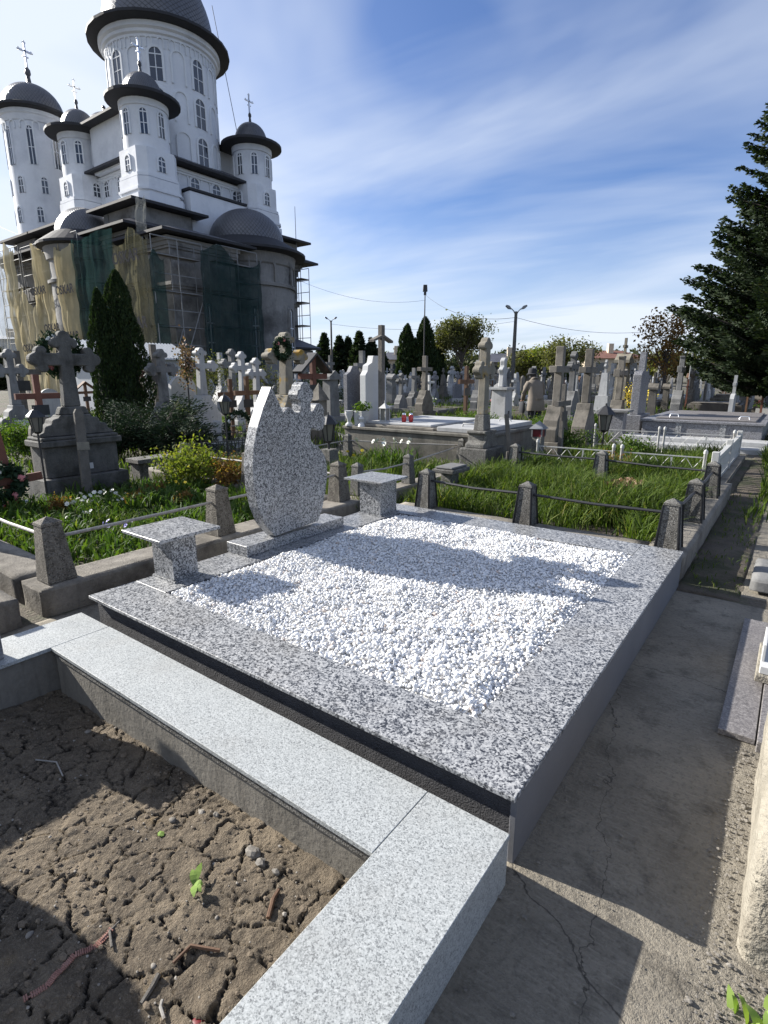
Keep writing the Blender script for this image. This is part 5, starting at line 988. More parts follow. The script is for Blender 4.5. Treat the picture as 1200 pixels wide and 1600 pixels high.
# white lattice fences of the next plots
def lattice(label, a, b, z0, h, n, mat='white_paint', emblem=True):
    a = Vector((a[0], a[1], 0)); b = Vector((b[0], b[1], 0)); L = (b-a).length; t = thing('lattice_fence', label, 'grave fence', (a.x, a.y, z0), math.atan2(b.y-a.y, b.x-a.x), 'white lattice fences')
    for x in (0, L): MB().lathe([(.022, 0), (.022, h+.05), (.03, h+.06), (.026, h+.10), (.005, h+.12)], (x, 0, 0), 10).build('post', M[mat], t, smooth=True)
    for z in (h, .08): MB().box(.025, L-.025, -.010, .010, z-.007, z+.007).build('rail', M[mat], t)
    w = (L-.06)/n
    for k in range(n):
        x = .03+w*k
        for p, q in (((x, .09), (x+w, h-.01)), ((x+w, .09), (x, h-.01))): MB().path([(p[0], 0, p[1]), (q[0], 0, q[1])], [.0045, .0045], 4).build('lattice_bar', M[mat], t)
    if emblem:
        c = L*.62; MB().box(c-.012, c+.012, -.02, -.011, .10, h-.02).box(c-.05, c+.05, -.021, -.012, h*.55, h*.55+.03).build('cross_emblem', M[mat], t)
    return t
lattice('white lattice fence panel with cross emblem, left half behind the tall grass', (-3.35, 8.75), (-2.17, 8.80), .06, .40, 5); lattice('white lattice fence panel, right half of the front run behind the tall grass', (-2.05, 8.80), (-.95, 8.85), .06, .40, 5)
lattice('rear white lattice fence, left panel before the grey granite tomb', (-3.45, 12.3), (-2.2, 12.35), .06, .40, 5); lattice('rear white lattice fence, right panel before the grey granite tomb', (-2.1, 12.35), (-.9, 12.4), .06, .40, 5)
bf = thing('baluster_fence', 'white ornate precast fence along the right side of the grassy plots', 'grave fence', (-.82, 8.85, .06))
MB().box(-.03, .03, 0, 3.6, .36, .42).build('top_rail', M['white_paint'], bf); MB().box(-.03, .03, 0, 3.6, .03, .08).build('bottom_rail', M['white_paint'], bf)
BAL = MB().lathe([(.03, 0), (.018, .06), (.036, .14), (.018, .22), (.03, .278)], n=8).mesh('baluster', M['white_paint'], True)
for k in range(24): link('baluster', BAL, bf, (0, .08+.15*k, .081))
for y in (-.03, 1.8, 3.63): MB().box(-.045, .045, y-.045, y+.045, -.08, .50).build('post', M['white_paint'], bf, bevel=.006)
MB().box(-.14, .14, -.1, 3.75, -.09, .028).build('curb', M['curb'], bf)
sheet('plot_earth', [(-3.5, -.98, 8.9, 12.3)], .06, M['soil'])
grass('tall_grass', 'grass inside the white lattice fenced plot', [(-3.45, -1., 8.9, 12.25)], 900, (.12, .30), 'grass', .0065, .5, 51, .06); grass('tall_grass', 'grass between the lattice fence and the grassy plot', [(-3.5, -.95, 8.5, 8.74)], 900, (.12, .28), 'grass', .006, .5, 52, .05)
shrub('reddish weed in the grass at the middle of the front lattice fence', (-2.1, 8.6), .2, .4, 'leaf_rust', 500, .04, 8, 'plant', .06, 'weed'); shrub('broad green weed inside the lattice fenced plot', (-2.4, 11.2), .3, .4, 'leaf_hedge', 900, .05, 9, 'plant', .06, 'weed')
grass('path_grass', 'dark tall grass along the right side of the far path', [(-.45, .9, 6.9, 20)], 520, (.16, .36), 'grass', .0075, .5, 61, .01, 1.0, lambda x, y: x > -.46+.22*np.exp(-((y-9)/3)**2)); grass('path_grass', 'sparse grass tufts on the earth strip of the path', [(-.54, -.15, 4.5, 9)], 330, (.02, .07), 'grass', .004, .7, 62, .015, 4)
# right: granite tomb with steps
a = gp(1003, 676, .0); rt = thing('tomb', 'grey granite tomb with dark polished lid near the right edge', 'tomb', (-3.0, 14.6, 0)); NAMED += [((-2.4, 15.5), 2.2), ((-1.2, 15.5), 2.0), ((-2.4, 17.5), 1.8)]
for r in [(-3.0, -.55, 14.6, 18.2, .06, .50, 'body', 'granite_grey'), (-3.05, -.5, 14.55, 18.25, .501, .56, 'rim', 'granite_grey'), (-2.75, -.7, 14.8, 18.0, .561, .60, 'lid', 'granite_rose'), (-3.3, -.4, 14.0, 14.58, -.02, .20, 'step', 'stone_white'), (-3.3, -.4, 13.5, 13.98, -.02, .10, 'step', 'stone_white')]: loc(MB().box(*r[:6]).build(r[6], M[r[7]], rt, bevel=.01), rt)
for x in (-2.2, -1.3): loc(MB().box(x-.06, x+.06, 14.58, 14.60, .06, .5).build('pilaster', M['granite'], rt), rt)
for x in (-2.4, -.95): o = MB().path([(-.1, 0, 0), (-.08, 0, .06), (.08, 0, .06), (.1, 0, 0)], [.015]*4, 6).build('handle', M['gild'], rt, smooth=True); o.location = (x+3.0, .5, .601)
q = (-3.35, 15.6); gh = thing('headstone', 'tall grey granite headstone topped with a cross at the west end of the granite tomb', 'headstone', (*q, 0)); zt = hz(550, q); NAMED.append((q, .8))
MB().box(-.2, .2, -.55, .55, 0, .6).build('base', M['granite_grey'], gh, bevel=.01); MB().prism([(-.42, .601), (.42, .601), (.42, zt*.74), (.32, zt*.78), (-.32, zt*.78), (-.42, zt*.74)], -.1, .1).build('slab', M['granite_grey'], gh, bevel=.01); MB().prism([(-.11, zt*.781), (.11, zt*.781), (.07, zt), (-.07, zt)], -.07, .07).build('top_cross', M['granite_grey'], gh)
q = (-3.5, 14.3); t = thing('stone_table', 'square grey stone pedestal table left of the granite tomb', 'table', (*q, 0)); MB().box(-.16, .16, -.16, .16, 0, .72).build('leg', M['granite_grey'], t); MB().box(-.28, .28, -.28, .28, .721, .77).build('top', M['stone_grey'], t); NAMED.append((q, .5))
# ---- crosses and stones one can single out
mark('plain', 0, 'stone_brown', 874, 11.6, 541, 'tall weathered concrete cross with square arms, left of the pair right of the tomb', near=True); mark('plain', 2, 'stone_brown', 919, 12.6, 545, 'tall weathered concrete cross with square arms, right of the pair right of the tomb', near=True)
mark('wood', 0, 'wood_grey', 884, 10.4, 600, 'short dark grey wooden cross standing in front of the left weathered concrete cross')
mark('trefoil', 0, 'stone_grey', 895, 19, 549, 'slender pale grey cross just behind and between the two weathered concrete crosses')
mark('flare', 2, 'stone_brown', 970, 15, 556, 'brown-grey concrete cross with a sloping plinth left of the granite headstone', near=True); mark('pillar', 0, 'lichen', 973, 26, 528, 'tallest ornate lichened monument rising above the right row')
mark('obelisk', 0, 'stone_white', 946, 21, 562, 'white pointed obelisk left of the tall lichened monument'); mark('flare', 0, 'stone_grey', 1064, 21, 556, 'weathered cross with broad foot right of the granite headstone', near=True)
mark('slab', 1, 'granite_grey', 552, 20, 572, 'left half of the twin grey headstones behind the leaf-shaped stone', wide=.95); mark('slab', 0, 'granite_grey', 583, 20, 569, 'right half of the twin grey headstones behind the leaf-shaped stone', wide=1.05)
mark('plain', 1, 'stone_grey', 566, 20.6, 548, 'plain grey cross rising between the twin grey headstones')
mark('plain', 0, 'stone_brown', 664, 21, 556, 'slender brownish cross on a lattice-carved base behind the concrete tomb', near=True); mark('wood', 0, 'wood_brown', 729, 17, 572, 'brown wooden cross behind the tomb near the lichened cross')
mark('trefoil', 1, 'stone_white', 757, 28, 553, 'white trefoil cross with flared foot just left of the lichened cross')
q = gd(786, 17.5); t = thing('statue', 'white carved figure cross on a square white pedestal left of the person', 'statue', (*q, 0)); zt = hz(558, q); NAMED.append((q, .7)); MB().box(-.26, .26, -.27, .27, 0, zt*.54, .03, .03).build('pedestal', M['stone_white'], t, bevel=.01); MB().box(-.3, .3, -.32, .32, zt*.541, zt*.575).build('cap', M['stone_white'], t); MB().prism([(-.16, 0), (.16, 0), (.12, .35), (.2, .5), (.08, .6), (.1, .75), (0, .85), (-.1, .75), (-.08, .6), (-.2, .5), (-.12, .35)], -.08, .08).build('figure', M['stone_white'], t, bevel=.02, loc=(0, 0, zt*.576)).scale = (1, 1, (zt*.424)/.85)
MB().box(.235, .262, -.05, .05, .15, .5).build('niche', M['window'], t)
mark('trefoil', 0, 'stone_grey', 253, 13.0, 545, 'grey trefoil cross on a flared foot right of the dark thuja', near=True); mark('trefoil', 2, 'stone_white', 314, 15.5, 543, 'large white trefoil cross with bell-shaped foot right of the thuja', near=True, wide=1.15)
mark('slab', 0, 'stone_white', 283, 15.8, 586, 'grey-white rounded headstone left of the large white trefoil cross'); mark('wood', 0, 'wood_grey', 242, 16, 538, 'thin dark wooden cross rising behind the grey trefoil cross')
mark('plain', 2, 'stone_white', 345, 24, 551, 'small bright white cross between the large white cross and the wooden crosses'); mark('trefoil', 2, 'stone_grey', 363, 21, 545, 'grey cross with curved shoulders in the row below the apse')
mark('trefoil', 0, 'stone_white', 378, 17, 549, 'white trefoil cross partly behind the brown wooden cross', near=True); mark('wood', 0, 'wood_brown', 384, 13.5, 588, 'brown wooden cross left of the leaf-shaped headstone'); mark('wood', 0, 'wood_brown', 358, 14.0, 592, 'second brown wooden cross, left of the first one, below the church apse')
mark('trefoil', 1, 'stone_white', 400, 15.5, 559, 'white cross with stepped foot just left of the leaf-shaped headstone top', near=True); mark('trefoil', 2, 'lichen', 447, 13.0, 519, 'big brown-grey trefoil cross with a wreath above the leaf-shaped headstone', near=True, wide=1.25)
q = gd(437, 12.8); wreath('dark green wreath with red flowers on the big brown-grey cross', (q[0]+.12, q[1], hz(545, q)), .19, 7, ((1.5, 'petal_pink'), (2.6, 'petal_pink')))
mark('wood', 1, 'wood_red', 489, 14.5, 556, 'red-brown wooden cross with a little roof right of the leaf-shaped headstone'); mark('pillar', 0, 'stone_grey', 516, 18, 555, 'grey pillar cross left of the twin grey headstones')
q = gd(497, 13.0); t = thing('stone_lantern', 'squat brown stone lantern behind the cross of the leaf-shaped headstone', 'lantern', (*q, 0)); zt = hz(598, q); NAMED.append((q, .4)); MB().box(-.13, .13, -.13, .13, 0, zt*.72).build('body', M['stone_brown'], t); MB().add([(-.18, -.18, zt*.721), (.18, -.18, zt*.721), (.18, .18, zt*.721), (-.18, .18, zt*.721), (0, 0, zt)], [(0, 1, 4), (1, 2, 4), (2, 3, 4), (3, 0, 4), (3, 2, 1, 0)]).build('roof', M['stone_brown'], t)
mark('trefoil', 1, 'stone_grey', 17, 12, 545, 'grey trefoil cross at the far left edge behind the lantern', near=True); mark('wood', 0, 'wood_red', 54, 10.5, 585, 'red-brown wooden cross behind the big grey monument'); mark('wood', 0, 'wood_grey', 30, 15, 548, 'thin dark wooden cross at the far left behind the grey trefoil cross')
q = gd(60, 7.9); gravestone('slab', 0, 'stone_brown', q, hz(650, q), 'small rounded brown headstone right of the black lantern at left', wide=.9); NAMED.append((q, .5))
# flower column left of the big white cross
q = gd(292, 14.2); t = thing('flower_stand', 'stand of faded artificial flowers between the grey and the white trefoil cross', 'flowers', (*q, 0)); zt = hz(540, q); MB().tube((0, 0, 0), (0, 0, zt-.2), .02).build('pole', M['black_metal'], t); rs = np.random.RandomState(5); P = rs.normal(0, 1, (420, 3))*[.10, .10, .26]+[0, 0, zt-.45]; stuff(link('flowers', plant_mesh('flowers', P, .075, 'dry', rs, .7), t)); P = rs.normal(0, 1, (300, 3))*[.11, .11, .26]+[0, 0, zt-.45]; link('greenery', plant_mesh('greenery', P, .07, 'wreath', rs, .5), t)
# wreath leaning behind the golden bush
q = gd(368, 12.5); wreath('round dark wreath leaning on the pale curb posts beyond the golden bush', (q[0], q[1], .42), .34, 12, ((2.2, 'petal_white'), (2.6, 'petal_white')))
t = thing('grave_curb', 'pale curb with short white posts beyond the black lantern', 'grave curb', (*gd(330, 12), 0)); NAMED.append((gd(345, 12.5), 1.2))
for dy in (-.9, .05, 1.0): MB().box(-.08, .08, dy-.07, dy+.07, -.02, .62, .01, .01).build('post', M['stone_white'], t, bevel=.01)
for z in (.2, .48): pipe(t, (0, -.9, z), (0, 1.0, z), M['pipe'], .012)
MB().box(-.14, .14, -1.1, 1.2, -.03, .16).build('curb', M['stone_white'], t)
# black wrought-iron fence
def iron(label, a, b, h, n, z0=.1):
    a = Vector((a[0], a[1], 0)); b = Vector((b[0], b[1], 0)); L = (b-a).length; t = thing('iron_fence', label, 'iron fence', (a.x, a.y, z0), math.atan2(b.y-a.y, b.x-a.x), 'low black iron fences'); w = L/n
    for z in (h, h*.45, .05): MB().box(0, L, -.008, .008, z-.008, z+.008).build('rail', M['black_metal'], t)
    for k in range(n+1): MB().tube((w*k, 0, 0), (w*k, 0, h+.05), .008, n=5).build('bar', M['black_metal'], t)
    RING = MB().path([(w*.42*math.cos(i*math.pi/5), 0, h*.72+w*.42*math.sin(i*math.pi/5)) for i in range(11)], [.005]*11, 4).mesh('scroll', M['black_metal'])
    for k in range(n): link('scroll', RING, t, (w*(k+.5), 0, 0))
    return t
iron('low black iron fence with scrolls left of the leaf-shaped headstone', gd(262, 8.6), gd(385, 9.4), .42, 9); iron('low black iron fence right behind the leaf-shaped headstone', gd(520, 11.0), gd(545, 9.9), .40, 5); iron('second run of black iron fence between the juniper and the pale curb posts', gd(330, 10.6), gd(400, 11.2), .40, 6)
# ================================================================ THE ROWS OF GRAVES FURTHER OFF
KIN = ['trefoil']*7+['plain']*4+['slab']*4+['slab_cross']*4+['wave']*2+['obelisk']*2+['wood']*4+['flare']*2+['pillar']*2
MATS = ['stone_grey']*6+['stone_brown']*4+['stone_white']*8+['granite_grey']*2+['marble']*1
ADJ = {'stone_grey': 'grey', 'stone_brown': 'brownish', 'stone_white': 'whitewashed', 'granite_grey': 'dark granite', 'marble': 'white marble', 'wood_red': 'red-brown', 'wood_brown': 'brown', 'wood_grey': 'grey', 'lichen': 'lichened'}
NOUN = {'trefoil': 'trefoil cross', 'plain': 'square-armed cross', 'slab': 'rounded headstone', 'slab_cross': 'headstone with top cross', 'wave': 'wave-shaped headstone', 'obelisk': 'pointed obelisk', 'wood': 'wooden cross', 'flare': 'flared-arm cross', 'pillar': 'roofed pillar cross'}
rs = np.random.RandomState(23); FAR = []
def free(x, y, r=.75):
    for (q, rr) in NAMED:
        if abs(q[0]-x) < rr+r and abs(q[1]-y) < rr+r: return False
    return True
rows = [-7.9-2.95*k for k in range(40)]+[-4.35]
for X in rows:
    y = -2.0+rs.uniform(0, 2)
    while y < 95:
        y += rs.choice([1.2, 1.4, 1.7, 2.2, 2.7]); x = X+rs.normal(0, .14)
        fw = -math.sin(PSI)*x+math.cos(PSI)*y
        if fw < 11.5: continue
        p = px((x, y, 1.0))
        if p[0] < -15 or p[0] > 1230: continue
        if x < -29.5 and 14.5 < y < 43 and x > -62: continue
        if x < -62 and y < 60: continue
        if x < -18 and 5 < y < 19.5 and x < -20: continue            # the shed and its yard
        if fw > 62 or (fw > 42 and rs.rand() < .35): continue
        if -4.6 < x < -.3 and y < 20: continue
        if not free(x, y): continue
        near = fw < 19
        if near and 590 < p[0] < 700 and fw < 17: continue           # the concrete tomb stands here
        FAR.append((x, y, fw, p[0]))
for k in range(60):                                                    # rows on the far right, beyond the granite tomb
    x = rs.uniform(-3.5, 1.5); y = 21+k*1.1+rs.uniform(-.3, .3); p = px((x, y, 1.))
    if p[0] < 1225 and free(x, y, .5): FAR.append((x, y, -math.sin(PSI)*x+math.cos(PSI)*y, p[0]))
MARKS = [(-50, 45, 'at the far left edge'), (45, 150, 'behind the big grey monument'), (150, 235, 'beyond the dark thuja'), (235, 335, 'left below the church'), (335, 415, 'below the church apse'), (415, 480, 'behind the leaf-shaped headstone'), (480, 535, 'below the far double lamp'), (535, 605, 'around the twin grey headstones'), (605, 650, 'beyond the tall white headstone'), (650, 700, 'below the floodlight mast'), (700, 755, 'below the round olive tree'), (755, 830, 'near the tall concrete lamp pole'), (830, 880, 'beyond the person'), (880, 945, 'behind the concrete cross pair'), (945, 1000, 'near the tall lichened monument'), (1000, 1070, 'below the sparse pinkish tree'), (1070, 1130, 'under the left spruce branches'), (1130, 1300, 'beneath the big spruce')]
GROUP = 'graves in the rows of the cemetery'
FAR = sorted(FAR, key=lambda r: r[2])[:298]; print('FAR', len(FAR))
recs = []
for (x, y, fw, pxx) in FAR:
    kind = rs.choice(KIN); mat = rs.choice(['wood_red', 'wood_brown', 'wood_grey']) if kind == 'wood' else rs.choice(MATS); v = int(rs.randint(0, 3)); h = {'wood': 1.5, 'slab': 1.35, 'wave': 1.6}.get(kind, 1.95)*rs.uniform(.78, 1.12)
    if fw < 19: h = min(h, 1.75)
    t = gravestone(kind, v, mat, (x, y), h, 'x', GROUP, rs.normal(0, .06), rs.uniform(.9, 1.15), lean=rs.normal(0, .018)); recs.append((t, kind, mat, h, fw, px((x, y, 1.))[0]))
    if rs.rand() < .42 and fw < 45:      # a curb, slab or small fence in front
        recs.append((None, x, y, fw, pxx))
curbs = [r for r in recs if r[0] is None]; recs = [r for r in recs if r[0] is not None]
def label_all(recs):
    cnt = {}
    for r in sorted(recs, key=lambda r: (r[5])):
        t, kind, mat, h, fw, p = r; mk = [m for m in MARKS if m[0] <= p < m[1]][0][2] if -50 <= p < 1300 else MARKS[0][2]
        size = 'tall' if h > 2.05 else 'low' if h < 1.5 else 'middling'; dist = 'front' if fw < 19 else 'second' if fw < 26 else 'middle' if fw < 36 else 'rear'
        key = (size, ADJ[mat], NOUN[kind], dist, mk); cnt.setdefault(key, []).append(t)
    ordw = ['leftmost', 'second leftmost', 'third leftmost', 'fourth leftmost', 'fifth leftmost', 'sixth leftmost', 'seventh leftmost', 'eighth leftmost']
    for (size, a, n, dist, mk), ts in cnt.items():
        for i, t in enumerate(ts):
            pre = '' if len(ts) == 1 else ordw[min(i, 7)]+' '; s = f'{pre}{size} {a} {n}, {dist} rows, {mk}'
            t['label'] = s
label_all(recs)
CURB = MB().box(-.15, 2.1, -.62, -.52, -.02, .22).box(-.15, 2.1, .52, .62, -.02, .22).box(2.0, 2.1, -.519, .519, -.02, .219).mesh('curb_frame', M['curb']); SLAB = MB().box(0, 2.05, -.55, .55, -.02, .30).box(.1, 1.9, -.45, .45, .3005, .38).mesh('slab_body', M['stone_grey'])
BED = MB().box(-.1, 1.99, -.515, .515, -.02, .12).mesh('bed', M['soil']); cc = {}
for (n, x, y, fw, p) in curbs:
    slabby = rs.rand() < .4; mk = [m for m in MARKS if m[0] <= p < m[1]]; mk = mk[0][2] if mk else MARKS[0][2]; m = rs.choice(['stone_grey', 'stone_white', 'curb', 'marble', 'stone_brown'])
    t = thing('grave_slab' if slabby else 'grave_curb', 'x', 'grave slab' if slabby else 'grave curb', (x+.15, y, 0), 0, 'curbs and slabs in the cemetery rows'); o = link('slab' if slabby else 'curb_frame', SLAB if slabby else CURB, t); o.material_slots[0].link = 'OBJECT'; o.material_slots[0].material = M[m]
    if not slabby: link('earth_bed', BED, t)
    a = {'curb': 'stained', **ADJ}[m]; dist = 'front' if fw < 19 else 'second' if fw < 26 else 'middle' if fw < 36 else 'rear'; cc.setdefault((a, slabby, dist, mk), []).append(t)
for (a, sl, dist, mk), ts in cc.items():
    for i, t in enumerate(ts):
        w_ = ['leftmost ', 'second leftmost ', 'third leftmost ', 'fourth leftmost ', 'fifth leftmost ', 'sixth leftmost '][min(i, 5)] if len(ts) > 1 else ''
        t['label'] = f"{w_}low {a} {'grave slab' if sl else 'curb with earth bed'}, {dist} rows, {mk}"
# flowers, candles and small evergreens among the rows
for k in range(26):
    x, y, fw, p = FAR[rs.randint(len(FAR))]
    if fw > 34: continue
    mk = [m for m in MARKS if m[0] <= p < m[1]]
    if not mk: continue
    m = rs.choice(['petal_pink', 'petal_yellow', 'petal_white']); t = thing('flower_bunch', f"bunch of {dict(petal_pink='pink', petal_yellow='yellow', petal_white='white')[m]} flowers number among graves {mk[0][2]}".replace('number ', ''), 'flowers', (x+.45, y+rs.uniform(-.4, .4), .22), 0, 'flower bunches on the graves')
    P = rs.normal(0, 1, (60, 3))*[.10, .10, .07]+[0, 0, .22]; link('blooms', plant_mesh('blooms', P, .08, 'leaf_hedge', rs, .7), t); o = MB()
    for j in range(6): q = rs.normal(0, .08, 2); o.ico((q[0], q[1], .27+rs.uniform(0, .08)), .04, j, jit=.2)
    stuff(o.build('petals', M[m], t))
grass('ground_grass', 'uneven grass growing between the graves of the nearer rows', [(-22, -3.5, 9.5, 24), (-24, -8.2, -2, 12)], 95, (.08, .30), 'grass', .012, .5, 71, 0, .8)
grass('ground_grass', 'patchy grass between the farther graves', [(-34, -3.5, 20, 48)], 22, (.10, .34), 'grass', .022, .5, 72, 0, .4)
for i, (x, fw, r, h, mt, lab) in enumerate([(35, 10.5, .55, .75, 'leaf_hedge', 'bright green hedge bush at the far left behind the lantern'), (75, 10.6, .55, .8, 'leaf_hedge', 'green bush right of the first hedge bush, behind the monument'), (112, 11, .5, .7, 'leaf_hedge', 'green bush between the monument cross and the thuja'), (5, 10.5, .5, .7, 'leaf_hedge', 'green bush cut by the left edge behind the lantern'), (265, 15, .5, .9, 'leaf_fresh', 'yellow-green shrub behind the grey trefoil cross'), (400, 20, .8, 1.9, 'leaf_olive', 'olive brown shrub below the church apse'), (320, 22, .9, 2.2, 'leaf_olive', 'olive shrub behind the large white trefoil cross'), (935, 15.0, .5, .6, 'leaf_hedge', 'green plants between the two concrete crosses'), (860, 14.5, .7, .55, 'tulip_leaf', 'bright green leaves in front of the person'), (735, 14.5, .7, .6, 'leaf_hedge', 'green leafy plants behind the right end of the tomb'), (900, 11.5, .4, .45, 'leaf_hedge', 'low green plants left of the black hexagonal lantern'), (504, 25, 1.1, 1.6, 'juniper', 'dark juniper between the grey pillar cross and the church'), (575, 34, 1.2, 2.1, 'leaf_hedge', 'rounded bush above the twin grey headstones')]):
    q = gd(x, fw); shrub(lab, q, r, h, mt, int(2600*r/.5), .05*max(1, fw/16), 100+i)
q = gd(1001, 23); shrub('bright yellow forsythia left of the granite headstone', q, .4, .9, 'leaf_fresh', 200, .05, 140); o = tag(link('forsythia_bloom', plant_mesh('forsythia_bloom', np.random.RandomState(3).normal(0, 1, (900, 3))*[.26, .26, .24]+[0, 0, .75], .07, 'leaf_fresh', np.random.RandomState(3), .6)), 'yellow blossom of the forsythia left of the granite headstone', 'blossom'); o.location = (*q, 0); o.data.materials.clear(); o.data.materials.append(M['petal_yellow'])
# ================================================================ TREES
def conifer(label, c, h, r, seed, mat='spruce', tuft=.16, dens=1., low=.06, name='spruce_tree', group=None, skirt=1.0, trunk=None, up=.12, limbs=9, step=.024, droop=.22):
    """spruce: whorls of limbs, each carrying drooping twigs covered with needle tufts"""
    rs = np.random.RandomState(seed); t = thing(name, label, 'spruce', (c[0], c[1], 0), 0, group); P = []; D = []; mb = MB(); z = h*low
    tr = trunk or h*.016
    while z < h*.985:
        u = z/h; L0 = r*((1-u)**.82)*(1-.55*max(0, (.17-u)/.17)); nb = max(5, int(limbs*(1-u*.5)))
        for k in range(nb):
            a = 2*math.pi*(k/nb)+rs.uniform(0, 6.28)*.25+z*2.4; L = L0*rs.uniform(.72, 1.12)
            if L < .12: L = .12
            sg = -.10*(1-u)+rs.uniform(-.06, .05); m = max(3, int(L/(.13*max(1, tuft/.16)))); prev = None; pts = []
            for j in range(m+1):
                v = j/m; x = math.cos(a)*L*v; y = math.sin(a)*L*v; zz = z+L*(sg*v+up*v*v*1.6)
                pts.append((x, y, zz))
                if v > .12:
                    wl = L*.30*(1-v*.72)*rs.uniform(.7, 1.2); 
                    for sd in (-1, 1):
                        an = a+sd*rs.uniform(.6, 1.1); nt = max(1, int(dens*wl/(tuft*.42))); 
                        for q in range(nt+1): w = wl*q/max(nt, 1); P.append((x+math.cos(an)*w+rs.normal(0, .02), y+math.sin(an)*w+rs.normal(0, .02), zz-w*droop+rs.normal(0, .03))); D.append((math.cos(an), math.sin(an), rs.uniform(-.1, .5)))
                    P.append((x, y, zz+.02)); D.append((math.cos(a), math.sin(a), .35))
            mb.path([pts[0], pts[len(pts)//2], pts[-1]], [tr*.30*(1-u)+.008, tr*.18*(1-u)+.006, .004], 4)
        z += h*step*(1.15-u*.55)+rs.uniform(0, h*.004)
    P.append((0, 0, h)); D.append((0, 0, 1)); P = np.array(P); D = np.array(D)
    # two crossed faces per tuft
    n = len(P); s = tuft*rs.uniform(.75, 1.35, n); rn = np.clip(rs.beta(1.4, 2.4, n)+.12*(D[:, 2]), 0, 1)
    V1, F1 = leafcloud(P, s, rs, asp=.36, dirs=D); V2, F2 = leafcloud(P+rs.normal(0, tuft*.12, P.shape), s*.9, rs, asp=.36, dirs=D+rs.normal(0, .35, D.shape)); link('needles', npmesh('needles', np.concatenate([V1, V2]), np.concatenate([F1, F2+len(V1)]), M[mat], False, np.concatenate([rn, rn])), t)
    MB().path([(0, 0, -.1), (0, 0, h*.5), (0, 0, h*.97)], [tr, tr*.6, .015], 10).build('trunk', M['bark'], t, smooth=True); stuff(mb.build('limb', M['bark'], t)); return t
q = gd(1232, 21); conifer('huge dark spruce with sweeping branches at the right edge', q, 14.9, 4.5, 5, tuft=.16, dens=1.9, low=.07, limbs=14, step=.017, droop=.2, up=.2)
q = gd(1330, 25); conifer('second big spruce standing behind the huge one at the right', q, 15, 3.4, 6, tuft=.25, dens=1.0, low=.09, limbs=11, droop=.5)
def column_tree(label, c, h, r, seed, mat='thuja', n=9000, leaf=.10, name='thuja', prof=None, cat='thuja', group=None):
    rs = np.random.RandomState(seed); t = thing(name, label, cat, (c[0], c[1], 0), 0, group); u = rs.uniform(0, 1, n)**.85; a = rs.uniform(0, 6.283, n); pr = prof or (lambda u: (np.clip(u/.12, 0, 1)**.5)*(1-u**2.3)**.75)
    lum = 1+.16*np.sin(a*3+u*9+seed)+.10*np.sin(a*7-u*23)+.20*fbm(a*1.9+seed, u*9); rad = r*pr(u)*lum*np.clip(1-np.abs(rs.normal(0, .10, n)), .45, 1.05)
    P = np.stack([rad*np.cos(a), rad*np.sin(a), .02+u*h], -1); D = np.stack([np.cos(a)*.35, np.sin(a)*.35, np.ones(n)], -1)+rs.normal(0, .28, (n, 3)); link('foliage', plant_mesh('foliage', P, leaf*rs.uniform(.6, 1.4, n), mat, rs, .42, D, np.clip(rs.beta(1.4, 2.6, n)+.25*(fbm(a*2, u*12)), 0, 1)), t)
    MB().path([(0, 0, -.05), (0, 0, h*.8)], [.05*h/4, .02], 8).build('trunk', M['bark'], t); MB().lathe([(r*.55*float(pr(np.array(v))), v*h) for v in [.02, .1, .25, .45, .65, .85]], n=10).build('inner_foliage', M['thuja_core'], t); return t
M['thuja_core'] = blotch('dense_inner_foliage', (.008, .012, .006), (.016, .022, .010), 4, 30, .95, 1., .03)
tp = lambda u: (np.clip(u/.08, 0, 1)**.5)*np.clip(1-u**2.0, 0, 1)**.62
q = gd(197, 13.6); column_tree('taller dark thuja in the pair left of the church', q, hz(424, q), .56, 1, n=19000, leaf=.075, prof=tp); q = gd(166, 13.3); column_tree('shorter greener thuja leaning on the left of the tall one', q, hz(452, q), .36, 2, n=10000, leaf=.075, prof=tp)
for x, fw, top, r, lab in [(663, 60, 497, 1.45, 'tallest dark cypress beside the floodlight mast'), (636, 60, 508, 1.25, 'second cypress left of the floodlight mast'), (683, 62, 538, 1.0, 'small dark cypress right of the floodlight mast'), (895, 60, 560, 1.0, 'dark round-topped cypress beyond the person')]: q = gd(x, fw); column_tree(lab, q, hz(top, q), r, int(x), n=4200, leaf=.42, name='cypress', cat='cypress', group='cypresses at the far side of the cemetery')
# spreading juniper at the thuja's foot
def juniper(label, c, rx, h, n, seed, rot=0.):
    rs = np.random.RandomState(seed); t = thing('juniper', label, 'juniper', (c[0], c[1], 0), rot); P = []; D = []; mb = MB()
    for k in range(64):
        a = rs.uniform(0, 6.28); L = rx*rs.uniform(.45, 1.1)*(1-.35*abs(math.sin(a))); e = rs.uniform(.15, .85); tip = Vector((math.cos(a)*L, math.sin(a)*L, h*e*rs.uniform(.7, 1.15)+.1)); mb.path([(0, 0, .05), tuple(tip*.55+Vector((0, 0, .1))), tuple(tip)], [.025, .015, .004], 5)
        for j in range(n//64):
            v = rs.uniform(.25, 1.05); b = tip*v+Vector((0, 0, .25*h*math.sin(v*3)*.5)); w = rx*.13*(1.15-v*.6); P.append((b.x+rs.normal(0, w), b.y+rs.normal(0, w), max(.04, b.z+rs.normal(0, w*.35)))); D.append((math.cos(a)+rs.normal(0, .5), math.sin(a)+rs.normal(0, .5), .25+rs.normal(0, .25)))
    link('foliage', plant_mesh('foliage', np.array(P), .075*rs.uniform(.6, 1.5, len(P)), 'juniper', rs, .22, np.array(D)), t); stuff(mb.build('stem', M['bark'], t)); return t
